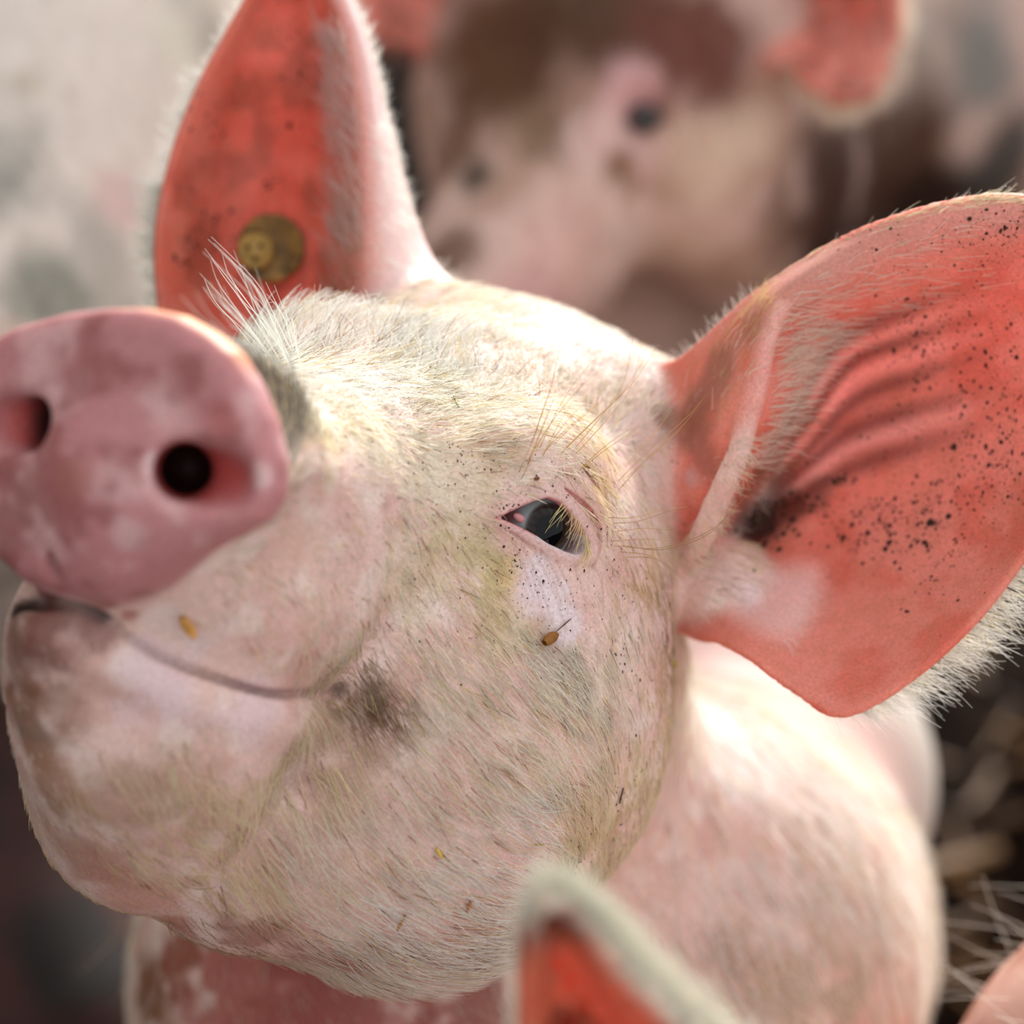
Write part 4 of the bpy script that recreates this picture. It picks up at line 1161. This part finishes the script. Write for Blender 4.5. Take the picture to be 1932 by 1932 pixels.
def fringe(parent, sheet, rows, c, wide=0.02):
    P_, Cc = [], []
    nu, nv = sheet.G.shape[:2]
    for s0, s1, t0, t1, n, dx, dy, dz, ln in rows:
        i = np.clip((rng.uniform(s0, s1, n) * (nu - 1)).astype(int), 0, nu - 1); j = np.clip((rng.uniform(t0, t1, n) * (nv - 1)).astype(int), 0, nv - 1)
        p = sheet.G[i, j] + rng.normal(0, 0.12, (n, 3))
        d = np.array([dx, -dy, dz]) + rng.normal(0, .22, (n, 3)); d /= np.linalg.norm(d, axis=1)[:, None]
        l = (ln * rng.uniform(.5, 1.2, n))[:, None]
        P_.append(np.stack([p + l * d * x for x in np.linspace(0, 1, 4)], 1)); Cc.append(np.tile(lin(c), (n, 1)))
    return hair_obj('fringe', np.concatenate(P_), np.array([wide, .006]), np.concatenate(Cc), parent)
fringe(p2, B_EAR, [(.3, 1, .9, 1, 900, .15, .95, -.2, 1.5), (.85, 1, .2, 1, 700, .9, .3, -.2, 1.4), (.0, .4, .9, 1, 400, -.2, .95, -.1, 1.0)], (240, 228, 208))
fringe(p2, B_EAR2, [(.2, 1, .9, 1, 400, 0, .95, -.2, 0.8)], (150, 110, 90))

# pale pig on the left, only its flank shows
A3 = [P(60, -420, -85), P(20, 120, -62), P(-120, 700, -50)]
def pig3(p):
    d = poly(p, np.array(A3), [13, 13.5, 12])
    hd = A3[0] + np.array([2, 16, -8])
    d = smin(d, ell(p, hd, (7.5, 11, 9)), 6)
    d = smin(d, cap(p, hd + np.array([0, 6, -1]), hd + np.array([1, 16, -3]), 5.0, 3.8), 3)
    for s_ in (-1, 1):
        d = smin(d, ell(p, hd + np.array([6 * s_, 1, 7]), (2.6, 5, 1.2)), 1.5)
    return legs(d, p, [A3[0] + np.array([x, -5, 0]) for x in (-7, 7)] + [A3[1] + np.array([x, -10, -6]) for x in (-7, 7)], 5)
def paint3(V_):
    c = np.tile(lin((226, 214, 204)), (len(V_), 1))
    c = mixc(c, (170, 164, 154), sstep(fbm(V_, .16), .5, .7) * .7)
    c = daub(V_, c, pig3, [(90, 530, 120, (120, 124, 110), .8), (20, 340, 60, (150, 150, 140), .7), (230, 380, 80, (214, 180, 176), .7), (60, 160, 50, (186, 170, 150), .6), (330, 60, 90, (226, 220, 206), .8), (20, 640, 40, (222, 190, 176), .8), (20, 1450, 90, (120, 104, 88), .9)], nf=.3, rough=.5)
    return c
p3, V3, F3 = other_pig('pig', pig3, (-40, -150, -130), (24, 100, -24), 0.9, paint3, 'whitish pig with grey smears standing left behind the raised ear')

# pig low on the left, its shade painted in as dark red-brown
A4 = [P(-260, 1560, -62), P(-60, 2000, -62), P(60, 2700, -60)]
def pig4(p):
    d = poly(p, np.array(A4), [11, 12.5, 12])
    hd = A4[0] + np.array([-9, -3, 4])
    d = smin(d, ell(p, hd, (9, 7.5, 8)), 5)
    d = smin(d, cap(p, hd + np.array([-6, 0, 2]), hd + np.array([-14, -1, 4]), 4.4, 3.4), 3)
    for s_ in (-1, 1):
        d = smin(d, ell(p, hd + np.array([2, 5.5 * s_, 6]), (4.4, 2.6, 1.1)), 1.5)
    return legs(d, p, [A4[1] + np.array([x, -4, -4]) for x in (-7, 6)] + [A4[2] + np.array([x, -4, -4]) for x in (-7, 6)], 5)
def paint4(V_):
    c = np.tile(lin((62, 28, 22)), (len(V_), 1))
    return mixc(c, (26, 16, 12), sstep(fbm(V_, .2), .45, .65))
p4, V4, F4 = other_pig('pig', pig4, (-75, -130, -140), (10, 22, -38), 0.9, paint4, 'dark reddish pig low beside the chin, shade painted into its skin')

# pig in front: only the tip of an ear shows
F_EAR = Sheet([
    [(930, 2300, 18), (1060, 2320, 14), (1250, 2310, 14), (1480, 2240, 17), (1660, 2160, 15)],
    [(968, 2050, 21), (1060, 2060, 17), (1190, 2060, 17.5), (1330, 2030, 20), (1450, 1990, 18)],
    [(980, 1880, 23), (1045, 1880, 20.5), (1120, 1880, 21), (1195, 1870, 23), (1290, 1870, 21)],
    [(985, 1770, 24.5), (1025, 1765, 23), (1062, 1762, 23.2), (1105, 1755, 24.6), (1165, 1770, 23)],
    [(1000, 1690, 25), (1018, 1684, 24.6), (1036, 1682, 24.6), (1054, 1684, 24.8), (1080, 1694, 24.4)],
], 36, 36, 0.22, 0.17)
C5 = P(1420, 2640, 10)
T5 = [np.array([12.0, -38, 14]), np.array([20.0, -48, 22]), np.array([46.0, -58, 36])]
def pig5(p):
    d = ell(p, C5, (7.5, 7.0, 8.5))
    d = smin(d, cap(p, C5 + np.array([-2, -1, 4]), C5 + np.array([-7, 0, 14]), 5, 3.8), 3)
    d = smin(d, poly(p, np.array([C5, *T5]), [8, 11, 13, 12]), 4)
    d = smin(d, ell(p, C5 + np.array([4, 1, -5]), (5, 3.4, 1.2)), 1.5)
    d = legs(d, p, [T5[1] + np.array([x, -3, 0]) for x in (-7, 5)] + [T5[2] + np.array([x, -3, 0]) for x in (-7, 5)], 5)
    d = smin(d, cap(p, F_EAR.G[2, 18], C5 + np.array([0, 4, 1]), 2.6, 3.5), 2)
    return smin(d, F_EAR.sdf(p, 1.6), 0.9)
def info5(V_):
    return ear_info(F_EAR, V_, 1.5)
def paint5(V_):
    w, uv, sd = info5(V_)
    c = np.tile(lin((220, 184, 172)), (len(V_), 1))
    e = mixc(np.tile(lin((206, 108, 80)), (len(V_), 1)), (150, 66, 40), sstep(fbm(V_, .6), .45, .65))
    e = mixc(e, (120, 58, 36), (1 - sstep(np.abs(uv[:, 0] - .82), .02, .14)) * .8)
    e = mixc(e, (226, 214, 196), np.maximum(sstep(uv[:, 1], .72, .84), sstep(uv[:, 0], .86, .94)))
    return c * (1 - w[:, None]) + e * w[:, None]
def sss5(V_):
    w, uv, sd = info5(V_)
    return np.maximum(.1, w * (1 - sstep(uv[:, 1], .7, .85)))
p5, V5, F5 = other_pig('pig', pig5, (-14, -118, -12), (64, -9.5, 52), 0.42, paint5, 'pig in front with only one blurred brownish ear tip in view', sss5)
fringe(p5, F_EAR, [(.7, 1, .0, 1, 1500, .15, -.95, -.1, 1.0), (.1, .9, .8, 1, 2200, .6, -.6, .1, 0.8), (.3, .9, .0, .05, 400, -.5, -.7, -.2, .4)], (216, 212, 196), .012)

# pig at the lower right corner: a bristly back
A6 = [P(2090, 2320, -15), P(2236, 2156, -15), P(2640, 1690, -17)]
def pig6(p):
    d = poly(p, np.array(A6), [9, 10, 9.5])
    d = smin(d, ell(p, A6[2] + np.array([6, 8, 3]), (7, 8, 7)), 5)
    d = smin(d, cap(p, A6[2] + np.array([8, 13, 5]), A6[2] + np.array([11, 20, 8]), 4.2, 3.3), 3)
    for s_ in (-1, 1):
        d = smin(d, ell(p, A6[2] + np.array([6 + 5.5 * s_, 7, 9]), (2.6, 4.4, 1.1)), 1.5)
    return legs(d, p, [A6[0] + np.array([x, 0, 0]) for x in (-6, 6)] + [A6[2] + np.array([x, -3, 0]) for x in (-6, 6)], 4.4)
p6, V6, F6 = other_pig('pig', pig6, (2, -140, -95), (54, 22, 6), 0.7, lambda V_: mixc(np.tile(lin((222, 178, 162)), (len(V_), 1)), (180, 124, 104), sstep(fbm(V_, .4), .45, .65)), 'pink pig at the lower right corner, white bristles along its back')
N6 = vnormals(V6, F6); c6 = V6[F6].mean(1); q6 = to_px(c6)
rt, k = tri_sample(V6, F6, np.where((q6[:, 0] < 2100) & (q6[:, 1] > 1600) & (q6[:, 1] < 2100) & (N6[:, 2] > -.5), 0.28, 0))
hair_obj('bristles', comb(rt, N6[k], np.tile([-.8, .5], (len(rt), 1)), rng.uniform(1.6, 3.4, len(rt)), rng.uniform(.6, 1.3, len(rt)), curl=.03, droop=.25), np.array([.013, .005]), np.tile(lin((250, 244, 232)), (len(rt), 1)), p6)
# thin coats of the pigs behind
for o, V_, F_, dn_ in ((p2, V2, F2, 4), (p3, V3, F3, 4)):
    N_ = vnormals(V_, F_); c_ = V_[F_].mean(1); q_ = to_px(c_)
    cc = np.empty(len(V_) * 4, np.float32); o.data.attributes['Col'].data.foreach_get('color', cc); cc = cc.reshape(-1, 4)[:, :3].astype(float)
    rt, k = tri_sample(V_, F_, np.where((q_[:, 0] > -60) & (q_[:, 0] < 2000) & (q_[:, 1] > -60) & (q_[:, 1] < 1300) & (N_[:, 2] > -.4), dn_, 0))
    hair_obj('fur', comb(rt, N_[k], np.tile([.2, -.9], (len(rt), 1)), rng.uniform(.8, 1.8, len(rt)), rng.uniform(.2, .7, len(rt))), np.array([.02, .008]), np.clip(cc[F_[k, 0]] * rng.uniform(.7, 1.35, (len(rt), 1)), 0, 1), o)
print('pigs', time.time() - T0)

# ---------------------------------------------------------------- straw on the pen floor
def floor_hit(u, v):
    d = W(P(u, v, 0)) - cp
    return cp + d * (cp[2] / -d[2])
STRAW = [plain('straw %d' % i, c, 0.6, vary=0.3, grain=90) for i, c in enumerate([(120, 82, 38), (98, 62, 30), (140, 100, 52), (80, 50, 28)])]
def stalk_mesh(seed):
    r = np.random.default_rng(seed)
    k, m = 6, 6
    vs, fs = [], []
    for i in range(m):
        x = (i / (m - 1) - .5)
        for j in range(k):
            q = j / k * 2 * math.pi
            vs.append((x, .5 * math.cos(q) + .6 * (x * x), .5 * math.sin(q)))
    for i in range(m - 1):
        for j in range(k):
            fs.append((i * k + j, i * k + (j + 1) % k, (i + 1) * k + (j + 1) % k, (i + 1) * k + j))
    me = bpy.data.meshes.new('straw_stalk'); me.from_pydata(vs, [], fs)
    return me
smesh = []
for i in range(4):
    me = stalk_mesh(i); me.materials.append(STRAW[i]); smesh.append(me)
big = [(1790, 1700, .085, .014, .45, 'thick pale golden straw stalk on dark floor, largest right of the neck'), (1850, 1560, .06, .009, 1.1, 'golden straw stalk on the dark floor above the thickest stalk'),
       (1800, 1290, .06, .009, -.7, 'tan straw stalk on the dark floor below the open ear rim')]
for n_, (u, v, ln, wd, an, lb) in enumerate(big):
    o = bpy.data.objects.new('straw_stalk', smesh[0 if n_ else 2]); COL.objects.link(o)
    p = floor_hit(u, v); o.location = (p[0], p[1], p[2] + 0.035); o.scale = (ln, wd, wd * .7); o.rotation_euler = (0, 0.04, an)
    tag(o, lb, 'straw', 'straw stalks on the pen floor')
for n_ in range(36):
    u, v = (rng.uniform(1690, 1960), rng.uniform(1150, 1960)) if n_ < 28 else (rng.uniform(100, 260), rng.uniform(1700, 1960))
    p = floor_hit(u, v)
    o = bpy.data.objects.new('straw_stalk', smesh[int(rng.integers(0, 4))]); COL.objects.link(o)
    o.location = (p[0], p[1], 0.028); wd = rng.uniform(.003, .007)
    o.scale = (rng.uniform(.03, .09), wd, wd); o.rotation_euler = (0, rng.normal(0, .12), rng.uniform(0, math.pi))
    tag(o, 'short broken straw stalk scattered blurred on the dark pen floor', 'straw', 'loose short straw on the pen floor')
# the loose litter between the stalks
foot = np.concatenate([W(q)[W(q)[:, 2] < 0.12][:, :2] for q in (Vc, V2, V3, V4, V5, V6)])
vs, fs = [], []
base = [np.array(v.co) for v in smesh[0].vertices]; bf = [tuple(p.vertices) for p in smesh[0].polygons]
for n_ in range(900):
    x, y = rng.uniform(-1.8, 2.6), rng.uniform(-1.2, 4.2)
    if ((foot - (x, y)) ** 2).sum(1).min() < 0.07 ** 2:
        continue
    a = rng.uniform(0, math.pi); ln = rng.uniform(.02, .07); wd = rng.uniform(.002, .005)
    o_ = len(vs)
    for b_ in base:
        q = b_ * np.array([ln, wd, wd])
        vs.append((x + q[0] * math.cos(a) - q[1] * math.sin(a), y + q[0] * math.sin(a) + q[1] * math.cos(a), 0.026 + q[2]))
    fs += [tuple(i + o_ for i in f) for f in bf]
me = bpy.data.meshes.new('straw_litter'); me.from_pydata(vs, [], fs); me.materials.append(STRAW[3])
lit = bpy.data.objects.new('straw_litter', me); COL.objects.link(lit)
tag(lit, 'fine brown straw litter trodden into the dark pen floor', 'straw', None, 'stuff')
print('done', time.time() - T0)
